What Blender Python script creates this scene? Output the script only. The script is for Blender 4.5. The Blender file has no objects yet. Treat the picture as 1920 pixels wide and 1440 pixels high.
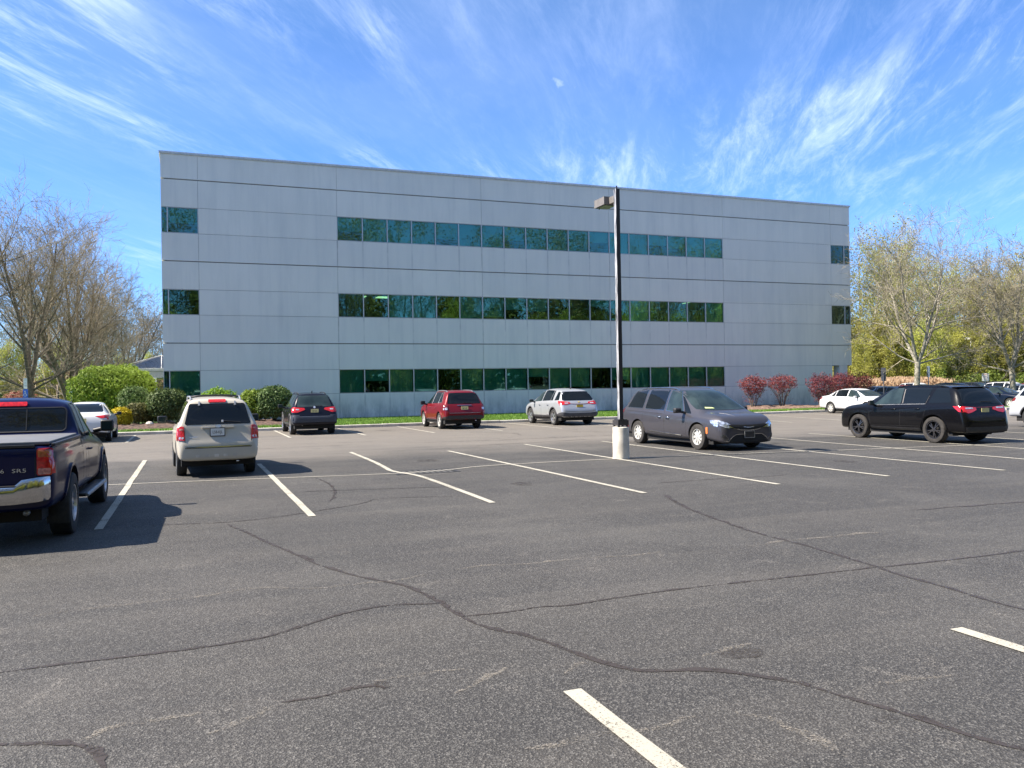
import bpy, bmesh, math, random
from math import sin, cos, pi, radians, tan, sqrt, atan2
from mathutils import Vector, Matrix, noise
from mathutils.bvhtree import BVHTree

S = bpy.context.scene
COL = S.collection

# ------------------------------------------------------------------ camera
cam = bpy.data.objects.new("camera", bpy.data.cameras.new("camera"))
COL.objects.link(cam)
cam.data.sensor_width = 36.0
cam.data.lens = 1566.08 / 1920 * 36.0
cam.data.clip_start = 0.05
cam.data.clip_end = 3000
R_ = Vector((0.932107, -0.361804, -0.016562)); U_ = Vector((0.014302, -0.008924, 0.999858)); F_ = Vector((0.361901, 0.932211, 0.003144))
cam.matrix_world = Matrix(((R_.x, U_.x, -F_.x, 0), (R_.y, U_.y, -F_.y, 0), (R_.z, U_.z, -F_.z, 1.76), (0, 0, 0, 1)))
S.camera = cam

# ------------------------------------------------------------------ light
SUN_EL = 48.0
to_sun = Vector((-1.0, 0.15, 0)).normalized() * cos(radians(SUN_EL)) + Vector((0, 0, sin(radians(SUN_EL))))
sun = bpy.data.objects.new("sun", bpy.data.lights.new("sun", 'SUN'))
COL.objects.link(sun)
sun.data.energy = 5.0
sun.data.angle = radians(0.53)
sun.data.color = (1.0, 0.905, 0.785)
sun.rotation_euler = to_sun.to_track_quat('Z', 'Y').to_euler()

W = bpy.data.worlds.new("World"); S.world = W; W.use_nodes = True
wn = W.node_tree; wn.nodes.clear()
def wnode(t, **k):
    n = wn.nodes.new(t)
    for a, b in k.items(): setattr(n, a, b)
    return n
def wl(a, b): wn.links.new(a, b)
sky = wnode('ShaderNodeTexSky', sky_type='NISHITA', sun_disc=False, sun_elevation=radians(SUN_EL),
            sun_rotation=atan2(to_sun.x, to_sun.y), air_density=1.0, dust_density=0.25, ozone_density=4.0)
hs = wnode('ShaderNodeHueSaturation'); hs.inputs['Saturation'].default_value = 1.14; hs.inputs['Value'].default_value = 1.0
wl(sky.outputs[0], hs.inputs['Color'])
tc = wnode('ShaderNodeTexCoord'); sp = wnode('ShaderNodeSeparateXYZ'); wl(tc.outputs['Generated'], sp.inputs[0])
def wmath(op, a, b=None, clamp=False):
    n = wnode('ShaderNodeMath', operation=op, use_clamp=clamp)
    for i, v in enumerate((a, b)):
        if v is None: continue
        if isinstance(v, (int, float)): n.inputs[i].default_value = v
        else: wl(v, n.inputs[i])
    return n.outputs[0]
zc = wmath('MAXIMUM', wmath('ADD', sp.outputs['Z'], 0.05), 0.03)
px = wmath('DIVIDE', sp.outputs['X'], zc); py = wmath('DIVIDE', sp.outputs['Y'], zc)
cb = wnode('ShaderNodeCombineXYZ'); wl(px, cb.inputs[0]); wl(py, cb.inputs[1])
def clouds(seed, az, sx, sy, scale, detail, lo, hi, dist=1.2, rough=0.62):
    m0 = wnode('ShaderNodeMapping'); m0.inputs['Rotation'].default_value = (0, 0, radians(az)); wl(cb.outputs[0], m0.inputs[0])
    mp = wnode('ShaderNodeMapping'); mp.inputs['Scale'].default_value = (sx, sy, 1); mp.inputs['Location'].default_value = (seed * 3.1, seed * 1.7, seed)
    wl(m0.outputs[0], mp.inputs[0])
    nz = wnode('ShaderNodeTexNoise'); nz.inputs['Scale'].default_value = scale; nz.inputs['Detail'].default_value = detail
    nz.inputs['Roughness'].default_value = rough; nz.inputs['Distortion'].default_value = dist
    wl(mp.outputs[0], nz.inputs['Vector'])
    mr = wnode('ShaderNodeMapRange'); mr.interpolation_type = 'SMOOTHSTEP'
    mr.inputs['From Min'].default_value = lo; mr.inputs['From Max'].default_value = hi
    wl(nz.outputs['Fac'], mr.inputs['Value']); return mr.outputs[0]
# cirrus streaks run along the azimuth of about 31 degrees east of +Y
fine = clouds(4.0, 31, 3.4, 0.62, 1.5, 10, 0.44, 0.80, 0.5, 0.70)
fine2 = clouds(9.3, 37, 8.0, 1.5, 2.2, 10, 0.44, 0.78, 0.5, 0.72)
mask = clouds(5.9, 31, 1.0, 0.6, 0.8, 3, 0.39, 0.62, 0.3)
haze_f = clouds(6.1, 31, 1.1, 0.45, 0.9, 5, 0.35, 0.8, 0.4)
f1 = wmath('MULTIPLY', wmath('ADD', wmath('MULTIPLY', fine, 0.92), wmath('MULTIPLY', fine2, 0.30)), wmath('ADD', wmath('MULTIPLY', mask, 0.85), 0.16))
f2 = wmath('ADD', f1, wmath('MULTIPLY', haze_f, 0.13), clamp=True)
fade = wnode('ShaderNodeMapRange'); fade.inputs['From Min'].default_value = 0.04; fade.inputs['From Max'].default_value = 0.36
wl(sp.outputs['Z'], fade.inputs['Value'])
f3 = wmath('MULTIPLY', wmath('MULTIPLY', f2, fade.outputs[0]), 0.68, clamp=True)
tz = wnode('ShaderNodeMapRange'); tz.inputs['From Min'].default_value = 0.0; tz.inputs['From Max'].default_value = 0.55; wl(sp.outputs['Z'], tz.inputs['Value'])
tr_ = wnode('ShaderNodeValToRGB'); cr_ = tr_.color_ramp; cr_.elements[0].color = (0.52, 0.80, 1.30, 1); cr_.elements[1].color = (1.0, 1.0, 1.0, 1)
e_ = cr_.elements.new(0.30); e_.color = (0.70, 0.86, 1.22, 1); e_ = cr_.elements.new(0.65); e_.color = (0.85, 0.92, 1.12, 1)
wl(tz.outputs[0], tr_.inputs[0])
tm = wnode('ShaderNodeMix', data_type='RGBA', blend_type='MULTIPLY'); tm.inputs['Factor'].default_value = 1.0; wl(hs.outputs[0], tm.inputs['A']); wl(tr_.outputs[0], tm.inputs['B'])
# one small puff of cloud high above the middle of the roof
pd = (F_ + R_ * ((1055 - 960) / 1566.08) + U_ * ((720 - 160) / 1566.08)).normalized()
vs_ = wnode('ShaderNodeVectorMath', operation='SUBTRACT'); wl(tc.outputs['Generated'], vs_.inputs[0]); vs_.inputs[1].default_value = pd
vr = wnode('ShaderNodeMapping'); vr.inputs['Scale'].default_value = (1, 1, 1.7); wl(vs_.outputs[0], vr.inputs[0])
vl = wnode('ShaderNodeVectorMath', operation='LENGTH'); wl(vr.outputs[0], vl.inputs[0])
pn = wnode('ShaderNodeTexNoise'); pn.inputs['Scale'].default_value = 70; pn.inputs['Detail'].default_value = 6; wl(tc.outputs['Generated'], pn.inputs['Vector'])
pr_ = wnode('ShaderNodeMapRange'); pr_.interpolation_type = 'SMOOTHSTEP'; pr_.inputs['From Min'].default_value = 0.018; pr_.inputs['From Max'].default_value = -0.006
wl(wmath('ADD', vl.outputs['Value'], wmath('MULTIPLY', wmath('SUBTRACT', pn.outputs['Fac'], 0.5), 0.05)), pr_.inputs['Value'])
f3 = wmath('MAXIMUM', f3, wmath('MULTIPLY', pr_.outputs[0], 0.42))
mix = wnode('ShaderNodeMix', data_type='RGBA')
wl(f3, mix.inputs['Factor']); wl(tm.outputs['Result'], mix.inputs['A']); mix.inputs['B'].default_value = (7.6, 8.6, 11.0, 1)
bg = wnode('ShaderNodeBackground'); bg.inputs['Strength'].default_value = 0.083
wl(mix.outputs['Result'], bg.inputs['Color'])
wo = wnode('ShaderNodeOutputWorld'); wl(bg.outputs[0], wo.inputs[0])

S.view_settings.view_transform = 'Standard'; S.view_settings.look = 'None'
S.view_settings.gamma = 1.0; S.view_settings.exposure = 1.33; S.view_settings.use_curve_mapping = False
S.cycles.max_bounces = 8; S.cycles.transparent_max_bounces = 24; S.cycles.glossy_bounces = 4
S.cycles.sample_clamp_indirect = 6.0; S.cycles.caustics_reflective = False; S.cycles.caustics_refractive = False
S.cycles.use_denoising = True

# ------------------------------------------------------------------ materials
M = {}
def newmat(name):
    m = bpy.data.materials.new(name); m.use_nodes = True; m.node_tree.nodes.clear(); M[name] = m
    nt = m.node_tree
    def N(t, **k):
        n = nt.nodes.new(t)
        for a, b in k.items():
            if a.startswith('i_'): n.inputs[a[2:].replace('_', ' ')].default_value = b
            else: setattr(n, a, b)
        return n
    L = lambda a, b: nt.links.new(a, b)
    out = N('ShaderNodeOutputMaterial')
    return m, N, L, out
def c4(c): return (c[0], c[1], c[2], 1)
def simple(name, col, rough=0.5, metal=0.0, spec=0.5, coat=0.0, var=0.0, scale=8.0, bump=0.0, emit=None, col2=None, estr=1.0, det=5):
    m, N, L, out = newmat(name)
    b = N('ShaderNodeBsdfPrincipled'); L(b.outputs[0], out.inputs[0])
    b.inputs['Base Color'].default_value = c4(col); b.inputs['Roughness'].default_value = rough
    b.inputs['Metallic'].default_value = metal; b.inputs['Specular IOR Level'].default_value = spec
    b.inputs['Coat Weight'].default_value = coat; b.inputs['Coat Roughness'].default_value = 0.04
    if emit: b.inputs['Emission Color'].default_value = c4(emit); b.inputs['Emission Strength'].default_value = estr
    t = N('ShaderNodeTexCoord'); n = N('ShaderNodeTexNoise'); n.inputs['Scale'].default_value = scale; n.inputs['Detail'].default_value = det
    L(t.outputs['Object'], n.inputs['Vector'])
    mx = N('ShaderNodeMix', data_type='RGBA')
    k = 1 - var
    mx.inputs['A'].default_value = c4([x * k for x in col]); mx.inputs['B'].default_value = c4(col2 or [min(1, x * (1 + var)) for x in col])
    mr = N('ShaderNodeMapRange'); mr.inputs['From Min'].default_value = 0.35; mr.inputs['From Max'].default_value = 0.65
    L(n.outputs['Fac'], mr.inputs['Value']); L(mr.outputs[0], mx.inputs['Factor']); L(mx.outputs['Result'], b.inputs['Base Color'])
    if bump:
        bp = N('ShaderNodeBump'); bp.inputs['Strength'].default_value = bump; bp.inputs['Distance'].default_value = 0.01
        L(n.outputs['Fac'], bp.inputs['Height']); L(bp.outputs[0], b.inputs['Normal'])
    return m
def paint(name, col, metal=0.0, rough=0.35, flake=0.03):
    m = simple(name, col, rough=rough, metal=metal, spec=0.25, coat=0.55, var=flake, scale=3.0)
    return m
def leafmat(name, a, b, trans=0.35, scale=0.8, rnd=0.25):
    m, N, L, out = newmat(name)
    t = N('ShaderNodeTexCoord'); n = N('ShaderNodeTexNoise'); n.inputs['Scale'].default_value = scale; n.inputs['Detail'].default_value = 6
    L(t.outputs['Object'], n.inputs['Vector'])
    g = N('ShaderNodeTexWhiteNoise'); g.noise_dimensions = '3D'; sn = N('ShaderNodeVectorMath', operation='SNAP'); sn.inputs[1].default_value = (.12, .12, .12)
    L(t.outputs['Object'], sn.inputs[0]); L(sn.outputs[0], g.inputs['Vector'])
    oi = N('ShaderNodeObjectInfo')
    mr = N('ShaderNodeMapRange'); mr.inputs['From Min'].default_value = 0.3; mr.inputs['From Max'].default_value = 0.7; L(n.outputs['Fac'], mr.inputs['Value'])
    ad = N('ShaderNodeMath', operation='MULTIPLY_ADD'); L(g.outputs['Value'], ad.inputs[0]); ad.inputs[1].default_value = 0.5; 
    m2 = N('ShaderNodeMath', operation='MULTIPLY'); L(mr.outputs[0], m2.inputs[0]); m2.inputs[1].default_value = 0.5; L(m2.outputs[0], ad.inputs[2])
    mx = N('ShaderNodeMix', data_type='RGBA'); mx.inputs['A'].default_value = c4(a); mx.inputs['B'].default_value = c4(b); L(ad.outputs[0], mx.inputs['Factor'])
    hv = N('ShaderNodeHueSaturation'); L(mx.outputs['Result'], hv.inputs['Color'])
    v = N('ShaderNodeMapRange'); v.inputs['To Min'].default_value = 1 - rnd; v.inputs['To Max'].default_value = 1 + rnd; L(oi.outputs['Random'], v.inputs['Value']); L(v.outputs[0], hv.inputs['Value'])
    h = N('ShaderNodeMapRange'); h.inputs['To Min'].default_value = 0.5 - rnd * .06; h.inputs['To Max'].default_value = 0.5 + rnd * .06; L(oi.outputs['Random'], h.inputs['Value']); L(h.outputs[0], hv.inputs['Hue'])
    d = N('ShaderNodeBsdfPrincipled'); d.inputs['Roughness'].default_value = 0.55; d.inputs['Specular IOR Level'].default_value = 0.25; L(hv.outputs[0], d.inputs['Base Color'])
    tr = N('ShaderNodeBsdfTranslucent'); L(hv.outputs[0], tr.inputs['Color'])
    ms = N('ShaderNodeMixShader'); ms.inputs[0].default_value = trans; L(d.outputs[0], ms.inputs[1]); L(tr.outputs[0], ms.inputs[2]); L(ms.outputs[0], out.inputs[0])
    return m

# asphalt
def make_asphalt():
    m, N, L, out = newmat('asphalt')
    g = N('ShaderNodeNewGeometry')
    b = N('ShaderNodeBsdfPrincipled'); L(b.outputs[0], out.inputs[0])
    b.inputs['Specular IOR Level'].default_value = 0.35
    def nz(sc, det, ro=0.6, dist=0.0, vec=None):
        n = N('ShaderNodeTexNoise'); n.inputs['Scale'].default_value = sc; n.inputs['Detail'].default_value = det; n.inputs['Roughness'].default_value = ro; n.inputs['Distortion'].default_value = dist
        L(vec or g.outputs['Position'], n.inputs['Vector']); return n.outputs['Fac']
    def mrng(v, a, b_, c=0, d=1, cl=True):
        r = N('ShaderNodeMapRange', clamp=cl)
        for k, x in zip(('From Min', 'From Max', 'To Min', 'To Max'), (a, b_, c, d)): r.inputs[k].default_value = x
        L(v, r.inputs['Value']); return r.outputs[0]
    def mixc(f, a, b_):
        x = N('ShaderNodeMix', data_type='RGBA')
        if isinstance(f, float): x.inputs['Factor'].default_value = f
        else: L(f, x.inputs['Factor'])
        for k, v in (('A', a), ('B', b_)):
            if isinstance(v, tuple): x.inputs[k].default_value = c4(v)
            else: L(v, x.inputs[k])
        return x.outputs['Result']
    def mul(a, b_):
        x = N('ShaderNodeMath', operation='MULTIPLY')
        for i, v in enumerate((a, b_)):
            if isinstance(v, float): x.inputs[i].default_value = v
            else: L(v, x.inputs[i])
        return x.outputs[0]
    v = N('ShaderNodeTexVoronoi'); v.inputs['Scale'].default_value = 105; L(g.outputs['Position'], v.inputs['Vector'])
    v2 = N('ShaderNodeTexVoronoi'); v2.inputs['Scale'].default_value = 38; L(g.outputs['Position'], v2.inputs['Vector'])
    grain = mrng(v.outputs['Color'], 0.25, 0.95)
    grain2 = mrng(v2.outputs['Color'], 0.6, 0.95)
    sep = N('ShaderNodeSeparateXYZ'); L(g.outputs['Position'], sep.inputs[0])
    # dark stalls; brown gravel tone and grazing sheen painted into the aisle by the kerb (Y 24..38)
    yy = N('ShaderNodeMath', operation='ADD'); L(sep.outputs['Y'], yy.inputs[0])
    wob = mrng(nz(0.25, 3), 0.3, 0.7, -1.6, 1.6); L(wob, yy.inputs[1])
    aisle = mul(mrng(yy.outputs[0], 20.5, 25.0), mrng(yy.outputs[0], 33.0, 60.0, 1, .75))
    base = mixc(aisle, (0.0315, 0.030, 0.0285), (0.142, 0.126, 0.106))
    # longitudinal wear streaks in X
    mp = N('ShaderNodeMapping'); mp.inputs['Scale'].default_value = (0.10, 1.1, 1); L(g.outputs['Position'], mp.inputs[0])
    st = nz(1.2, 5, 0.6, 0.6, mp.outputs[0])
    base = mixc(mul(mrng(st, 0.45, 0.75), mrng(aisle, 0, 1, 0.16, 0.65)), base, (0.19, 0.170, 0.142))
    big = nz(0.35, 6, 0.6, 0.4)
    base = mixc(mul(mrng(big, 0.48, 0.72), 0.40), base, (0.100, 0.095, 0.086))
    dk = nz(0.8, 5, 0.65, 0.3)
    base = mixc(mul(mrng(dk, 0.56, 0.72), 0.45), base, (0.030, 0.029, 0.028))
    # dusty scuffs
    sc = nz(1.7, 9, 0.75, 1.0)
    base = mixc(mul(mul(mrng(sc, 0.56, 0.74), 0.6), mrng(grain, 0.2, 0.8)), base, (0.30, 0.27, 0.23))
    g3 = N('ShaderNodeMath', operation='POWER'); L(grain, g3.inputs[0]); g3.inputs[1].default_value = 2.2
    base = mixc(mul(g3.outputs[0], 0.70), base, (0.19, 0.183, 0.168))
    fl = mrng(v2.outputs['Distance'], 0.0, 0.18, 1, 0)
    base = mixc(mul(mul(fl, grain2), 0.75), base, (0.46, 0.44, 0.39))
    L(base, b.inputs['Base Color'])
    b.inputs['Roughness'].default_value = 0.78
    bp = N('ShaderNodeBump'); bp.inputs['Strength'].default_value = 0.9; bp.inputs['Distance'].default_value = 0.006
    hh = N('ShaderNodeMath', operation='ADD'); L(v.outputs['Distance'], hh.inputs[0]); L(mul(v2.outputs['Distance'], 0.5), hh.inputs[1])
    L(hh.outputs[0], bp.inputs['Height']); L(bp.outputs[0], b.inputs['Normal'])
make_asphalt()

def worn(name, col, under, lo, hi, scale, rough=0.8, alpha=True, stain=None):
    """paint or sand lying on the asphalt, worn through in specks"""
    m, N, L, out = newmat(name)
    g = N('ShaderNodeNewGeometry')
    n = N('ShaderNodeTexNoise'); n.inputs['Scale'].default_value = scale; n.inputs['Detail'].default_value = 8; n.inputs['Roughness'].default_value = 0.75
    L(g.outputs['Position'], n.inputs['Vector'])
    mr = N('ShaderNodeMapRange'); mr.inputs['From Min'].default_value = lo; mr.inputs['From Max'].default_value = hi
    n3 = N('ShaderNodeTexNoise'); n3.inputs['Scale'].default_value = 2.2; n3.inputs['Detail'].default_value = 5; L(g.outputs['Position'], n3.inputs['Vector'])
    w3 = N('ShaderNodeMath', operation='MULTIPLY_ADD'); L(n3.outputs['Fac'], w3.inputs[0]); w3.inputs[1].default_value = 0.32; L(n.outputs['Fac'], w3.inputs[2]); w4 = N('ShaderNodeMath', operation='SUBTRACT'); L(w3.outputs[0], w4.inputs[0]); w4.inputs[1].default_value = 0.16; L(w4.outputs[0], mr.inputs['Value'])
    n2 = N('ShaderNodeTexNoise'); n2.inputs['Scale'].default_value = 1.3; n2.inputs['Detail'].default_value = 4; L(g.outputs['Position'], n2.inputs['Vector'])
    mx = N('ShaderNodeMix', data_type='RGBA'); mx.inputs['A'].default_value = c4(col); mx.inputs['B'].default_value = c4([x * .62 for x in col]); L(n2.outputs['Fac'], mx.inputs['Factor'])
    b = N('ShaderNodeBsdfPrincipled'); b.inputs['Roughness'].default_value = rough; b.inputs['Specular IOR Level'].default_value = 0.3; L(mx.outputs['Result'], b.inputs['Base Color'])
    t = N('ShaderNodeBsdfTransparent'); ms = N('ShaderNodeMixShader'); L(mr.outputs[0], ms.inputs[0]); L(t.outputs[0], ms.inputs[1]); L(b.outputs[0], ms.inputs[2]); L(ms.outputs[0], out.inputs[0])
    return m
worn('line_paint', (0.46, 0.435, 0.36), None, 0.35, 0.45, 70)
worn('line_paint_thin', (0.48, 0.455, 0.38), None, 0.30, 0.42, 40)
worn('crack_seal', (0.058, 0.047, 0.039), None, 0.36, 0.52, 16, rough=0.55)
worn('tar_stain', (0.060, 0.050, 0.042), None, 0.42, 0.80, 9, rough=0.6)
worn('crack_sand', (0.31, 0.28, 0.235), None, 0.48, 0.66, 55)

# facade concrete with weather stains below the windows and at the base
def make_facade():
    m, N, L, out = newmat('facade_panel')
    g = N('ShaderNodeNewGeometry'); sep = N('ShaderNodeSeparateXYZ'); L(g.outputs['Position'], sep.inputs[0])
    b = N('ShaderNodeBsdfPrincipled'); L(b.outputs[0], out.inputs[0]); b.inputs['Roughness'].default_value = 0.75; b.inputs['Specular IOR Level'].default_value = 0.3
    def nz(sc, det, scale=(1, 1, 1), ro=0.6):
        mp = N('ShaderNodeMapping'); mp.inputs['Scale'].default_value = scale; L(g.outputs['Position'], mp.inputs[0])
        n = N('ShaderNodeTexNoise'); n.inputs['Scale'].default_value = sc; n.inputs['Detail'].default_value = det; n.inputs['Roughness'].default_value = ro; L(mp.outputs[0], n.inputs['Vector']); return n.outputs['Fac']
    def mrng(v, a, b_, c=0, d=1):
        r = N('ShaderNodeMapRange')
        for k, x in zip(('From Min', 'From Max', 'To Min', 'To Max'), (a, b_, c, d)): r.inputs[k].default_value = x
        L(v, r.inputs['Value']); return r.outputs[0]
    def mth(op, a, b_=None):
        x = N('ShaderNodeMath', operation=op)
        for i, v in enumerate((a, b_)):
            if v is None: continue
            if isinstance(v, (float, int)): x.inputs[i].default_value = v
            else: L(v, x.inputs[i])
        return x.outputs[0]
    def mixc(f, a, b_):
        x = N('ShaderNodeMix', data_type='RGBA'); L(f, x.inputs['Factor'])
        for k, v in (('A', a), ('B', b_)):
            if isinstance(v, tuple): x.inputs[k].default_value = c4(v)
            else: L(v, x.inputs[k])
        return x.outputs['Result']
    c = mixc(nz(0.22, 4), (0.73, 0.715, 0.65), (0.81, 0.795, 0.725))
    c = mixc(mth('MULTIPLY', mrng(nz(0.9, 6, (1, 1, 0.25)), 0.45, 0.75), 0.50), c, (0.58, 0.59, 0.56))
    sn = N('ShaderNodeVectorMath', operation='SNAP'); ofs = N('ShaderNodeVectorMath', operation='ADD'); L(g.outputs['Position'], ofs.inputs[0]); ofs.inputs[1].default_value = (.64, 0, -.08)
    L(ofs.outputs[0], sn.inputs[0]); sn.inputs[1].default_value = (8.476, 100, 1.4225); wn_ = N('ShaderNodeTexWhiteNoise'); L(sn.outputs[0], wn_.inputs['Vector'])
    c = mixc(mth('MULTIPLY', wn_.outputs['Value'], 0.35), c, (0.60, 0.605, 0.58))
    # rain streaks
    stk = mrng(nz(2.6, 6, (1, 1, 0.05), 0.7), 0.5, 0.78)
    c = mixc(mth('MULTIPLY', stk, 0.36), c, (0.52, 0.535, 0.52))
    # dirt runs below each mullion
    u = mth('FRACT', mth('DIVIDE', mth('SUBTRACT', sep.outputs['X'], 7.84 - .70635), 1.4127))
    dist = mth('ABSOLUTE', mth('SUBTRACT', u, 0.5))
    run = mrng(dist, 0.0, 0.045, 1, 0)
    inx = mth('MULTIPLY', mth('GREATER_THAN', sep.outputs['X'], 7.7), mth('LESS_THAN', sep.outputs['X'], 33.4))
    zf = mth('FRACT', mth('DIVIDE', mth('SUBTRACT', 10.02, sep.outputs['Z']), 4.25))   # 0 right below a sill, growing downwards
    fall = mrng(zf, 0.0, 0.62, 1, 0.15)
    low = mth('LESS_THAN', sep.outputs['Z'], 10.05)
    vn = mrng(nz(1.5, 3), 0.3, 0.6)
    c = mixc(mth('MULTIPLY', mth('MULTIPLY', mth('MULTIPLY', run, inx), mth('MULTIPLY', fall, low)), mth('MULTIPLY', vn, 0.5)), c, (0.24, 0.26, 0.28))
    # algae and splash near the ground
    alg = mth('MULTIPLY', mrng(sep.outputs['Z'], 0.1, 1.5, 1, 0), mrng(nz(1.4, 8, (1, 1, 0.30), 0.78), 0.40, 0.62))
    c = mixc(mth('MULTIPLY', alg, 0.8), c, (0.20, 0.24, 0.22))
    L(c, b.inputs['Base Color'])
    bp = N('ShaderNodeBump'); bp.inputs['Strength'].default_value = 0.15; bp.inputs['Distance'].default_value = 0.02; L(nz(14, 4), bp.inputs['Height']); L(bp.outputs[0], b.inputs['Normal'])
make_facade()
simple('joint_dark', (0.24, 0.245, 0.25), 0.9)
simple('coping', (0.62, 0.62, 0.60), 0.35, 0.3, var=.1)
simple('window_alu', (0.50, 0.52, 0.53), 0.4, 0.2, var=.06)
simple('interior_dark', (0.10, 0.10, 0.095), 0.9, var=.2, scale=1)
simple('interior_ceiling', (0.45, 0.45, 0.43), 0.9)
simple('blind', (0.80, 0.90, 0.88), 0.8, var=.06)
simple('ceiling_lamp', (0.9, 0.85, 0.6), 0.5, emit=(1.0, 0.85, 0.5), estr=0.9)
def make_glass():
    for nm, rcol, tcol, fac in (('window_glass', (0.46, 0.76, 0.68), (0.46, 0.76, 0.69), 0.15), ('canopy_glass', (0.7, 0.7, 0.7), (0.82, 0.83, 0.85), 0.12)):
        m, N, L, out = newmat(nm)
        gl = N('ShaderNodeBsdfGlossy'); gl.inputs['Color'].default_value = c4(rcol); gl.inputs['Roughness'].default_value = 0.015
        tr = N('ShaderNodeBsdfTransparent'); tr.inputs['Color'].default_value = c4(tcol)
        t = N('ShaderNodeTexCoord'); n = N('ShaderNodeTexNoise'); n.inputs['Scale'].default_value = 1.1; n.inputs['Detail'].default_value = 1; L(t.outputs['Object'], n.inputs['Vector'])
        bp = N('ShaderNodeBump'); bp.inputs['Strength'].default_value = 0.07; bp.inputs['Distance'].default_value = 0.012; L(n.outputs['Fac'], bp.inputs['Height']); L(bp.outputs[0], gl.inputs['Normal'])
        lw = N('ShaderNodeFresnel'); lw.inputs['IOR'].default_value = 1.5
        ad = N('ShaderNodeMath', operation='ADD', use_clamp=True); L(lw.outputs[0], ad.inputs[0]); ad.inputs[1].default_value = fac - 0.04
        ms = N('ShaderNodeMixShader'); L(ad.outputs[0], ms.inputs[0]); L(tr.outputs[0], ms.inputs[1]); L(gl.outputs[0], ms.inputs[2]); L(ms.outputs[0], out.inputs[0])
make_glass()
simple('bark', (0.13, 0.11, 0.085), 0.9, var=.35, scale=6, bump=.6)
simple('bark_pale', (0.27, 0.25, 0.20), 0.9, var=.4, scale=5, bump=.6)
simple('twig', (0.23, 0.195, 0.135), 0.85, var=.25, scale=2)
simple('twig_pale', (0.27, 0.24, 0.17), 0.85, var=.25, scale=2)
leafmat('leaf_bright', (0.16, 0.27, 0.030), (0.30, 0.42, 0.06))
leafmat('leaf_dark', (0.035, 0.08, 0.018), (0.20, 0.28, 0.09), trans=.2)
leafmat('leaf_mid', (0.08, 0.12, 0.02), (0.20, 0.27, 0.05), trans=.3)
leafmat('leaf_olive', (0.09, 0.10, 0.03), (0.20, 0.20, 0.06), trans=.3)
leafmat('leaf_yellow', (0.45, 0.36, 0.015), (0.62, 0.52, 0.03), trans=.3)
leafmat('leaf_red', (0.11, 0.022, 0.025), (0.34, 0.10, 0.09), trans=.25)
leafmat('leaf_spring', (0.26, 0.28, 0.05), (0.56, 0.55, 0.14), trans=.45, scale=.25, rnd=.3)
leafmat('leaf_olive_far', (0.15, 0.145, 0.045), (0.34, 0.32, 0.11), trans=.4, scale=.25, rnd=.35)
leafmat('leaf_brown_far', (0.17, 0.115, 0.06), (0.33, 0.24, 0.13), trans=.3, scale=.25, rnd=.35)
leafmat('leaf_reddish', (0.25, 0.09, 0.06), (0.45, 0.20, 0.14), trans=.3)
leafmat('reed', (0.48, 0.34, 0.20), (0.70, 0.54, 0.36), trans=.3, rnd=.1)
leafmat('grass_blade', (0.08, 0.17, 0.025), (0.22, 0.36, 0.06), trans=.35, scale=1.2, rnd=.05)
simple('grass_soil', (0.07, 0.13, 0.03), 0.95, var=.4, scale=1.5)
simple('meadow', (0.10, 0.12, 0.04), 0.95, var=.4, scale=.1)
simple('mulch', (0.060, 0.034, 0.024), 0.95, var=.55, scale=9, bump=1.0, col2=(0.14, 0.085, 0.060))
simple('mulch_red', (0.13, 0.078, 0.055), 0.95, var=.5, scale=9, bump=1.0, col2=(0.25, 0.16, 0.115))
simple('kerb_concrete', (0.50, 0.47, 0.41), 0.85, var=.2, scale=3, bump=.3)
simple('base_concrete', (0.60, 0.56, 0.47), 0.85, var=.22, scale=4, bump=.35)
simple('white_metal', (0.72, 0.72, 0.70), 0.45, var=.05)
simple('grey_fascia', (0.52, 0.53, 0.52), 0.6, var=.06)
simple('steel_grey', (0.32, 0.33, 0.34), 0.45, 0.6, var=.15)
simple('dark_bronze', (0.034, 0.031, 0.032), 0.30, 0.0, var=.3, coat=.3)
simple('lamp_taupe', (0.17, 0.155, 0.14), 0.5, var=.1)
simple('lamp_lens', (0.10, 0.10, 0.085), 0.15)
simple('black_iron', (0.025, 0.025, 0.026), 0.6, var=.3)
simple('grate_iron', (0.075, 0.073, 0.070), 0.85, var=.2)
simple('sign_white', (0.75, 0.74, 0.70), 0.5, var=.04)
simple('sign_blue', (0.03, 0.12, 0.52), 0.45)
simple('sign_red', (0.55, 0.05, 0.06), 0.5)
simple('sign_back', (0.06, 0.065, 0.085), 0.5)
simple('letter_dark', (0.03, 0.03, 0.03), 0.6)
simple('letter_silver', (0.65, 0.65, 0.66), 0.25, 0.8)
simple('wood_pole', (0.16, 0.12, 0.09), 0.9, var=.3)
simple('rubber', (0.022, 0.022, 0.022), 0.78, var=.3, scale=20)
simple('rubber_dusty', (0.032, 0.029, 0.026), 0.85, var=.3, scale=12)
simple('arch_black', (0.012, 0.012, 0.012), 0.9)
simple('trim_black', (0.020, 0.020, 0.022), 0.45, var=.2)
simple('cladding', (0.045, 0.045, 0.05), 0.55, var=.15)
simple('bumper_grey', (0.028, 0.033, 0.046), 0.5, var=.08)
simple('seam', (0.008, 0.008, 0.009), 0.8)
simple('chrome', (0.52, 0.52, 0.53), 0.10, 1.0)
simple('alloy', (0.62, 0.62, 0.63), 0.28, 0.85)
simple('alloy_bright', (0.60, 0.59, 0.55), 0.38, 0.35)
simple('alloy_black', (0.11, 0.11, 0.12), 0.25, 0.8)
simple('car_glass', (0.006, 0.008, 0.010), 0.03, 0.0, spec=0.35)
simple('car_glass_light', (0.022, 0.034, 0.034), 0.03, 0.0, spec=0.5, var=.3, scale=2.5)
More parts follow.
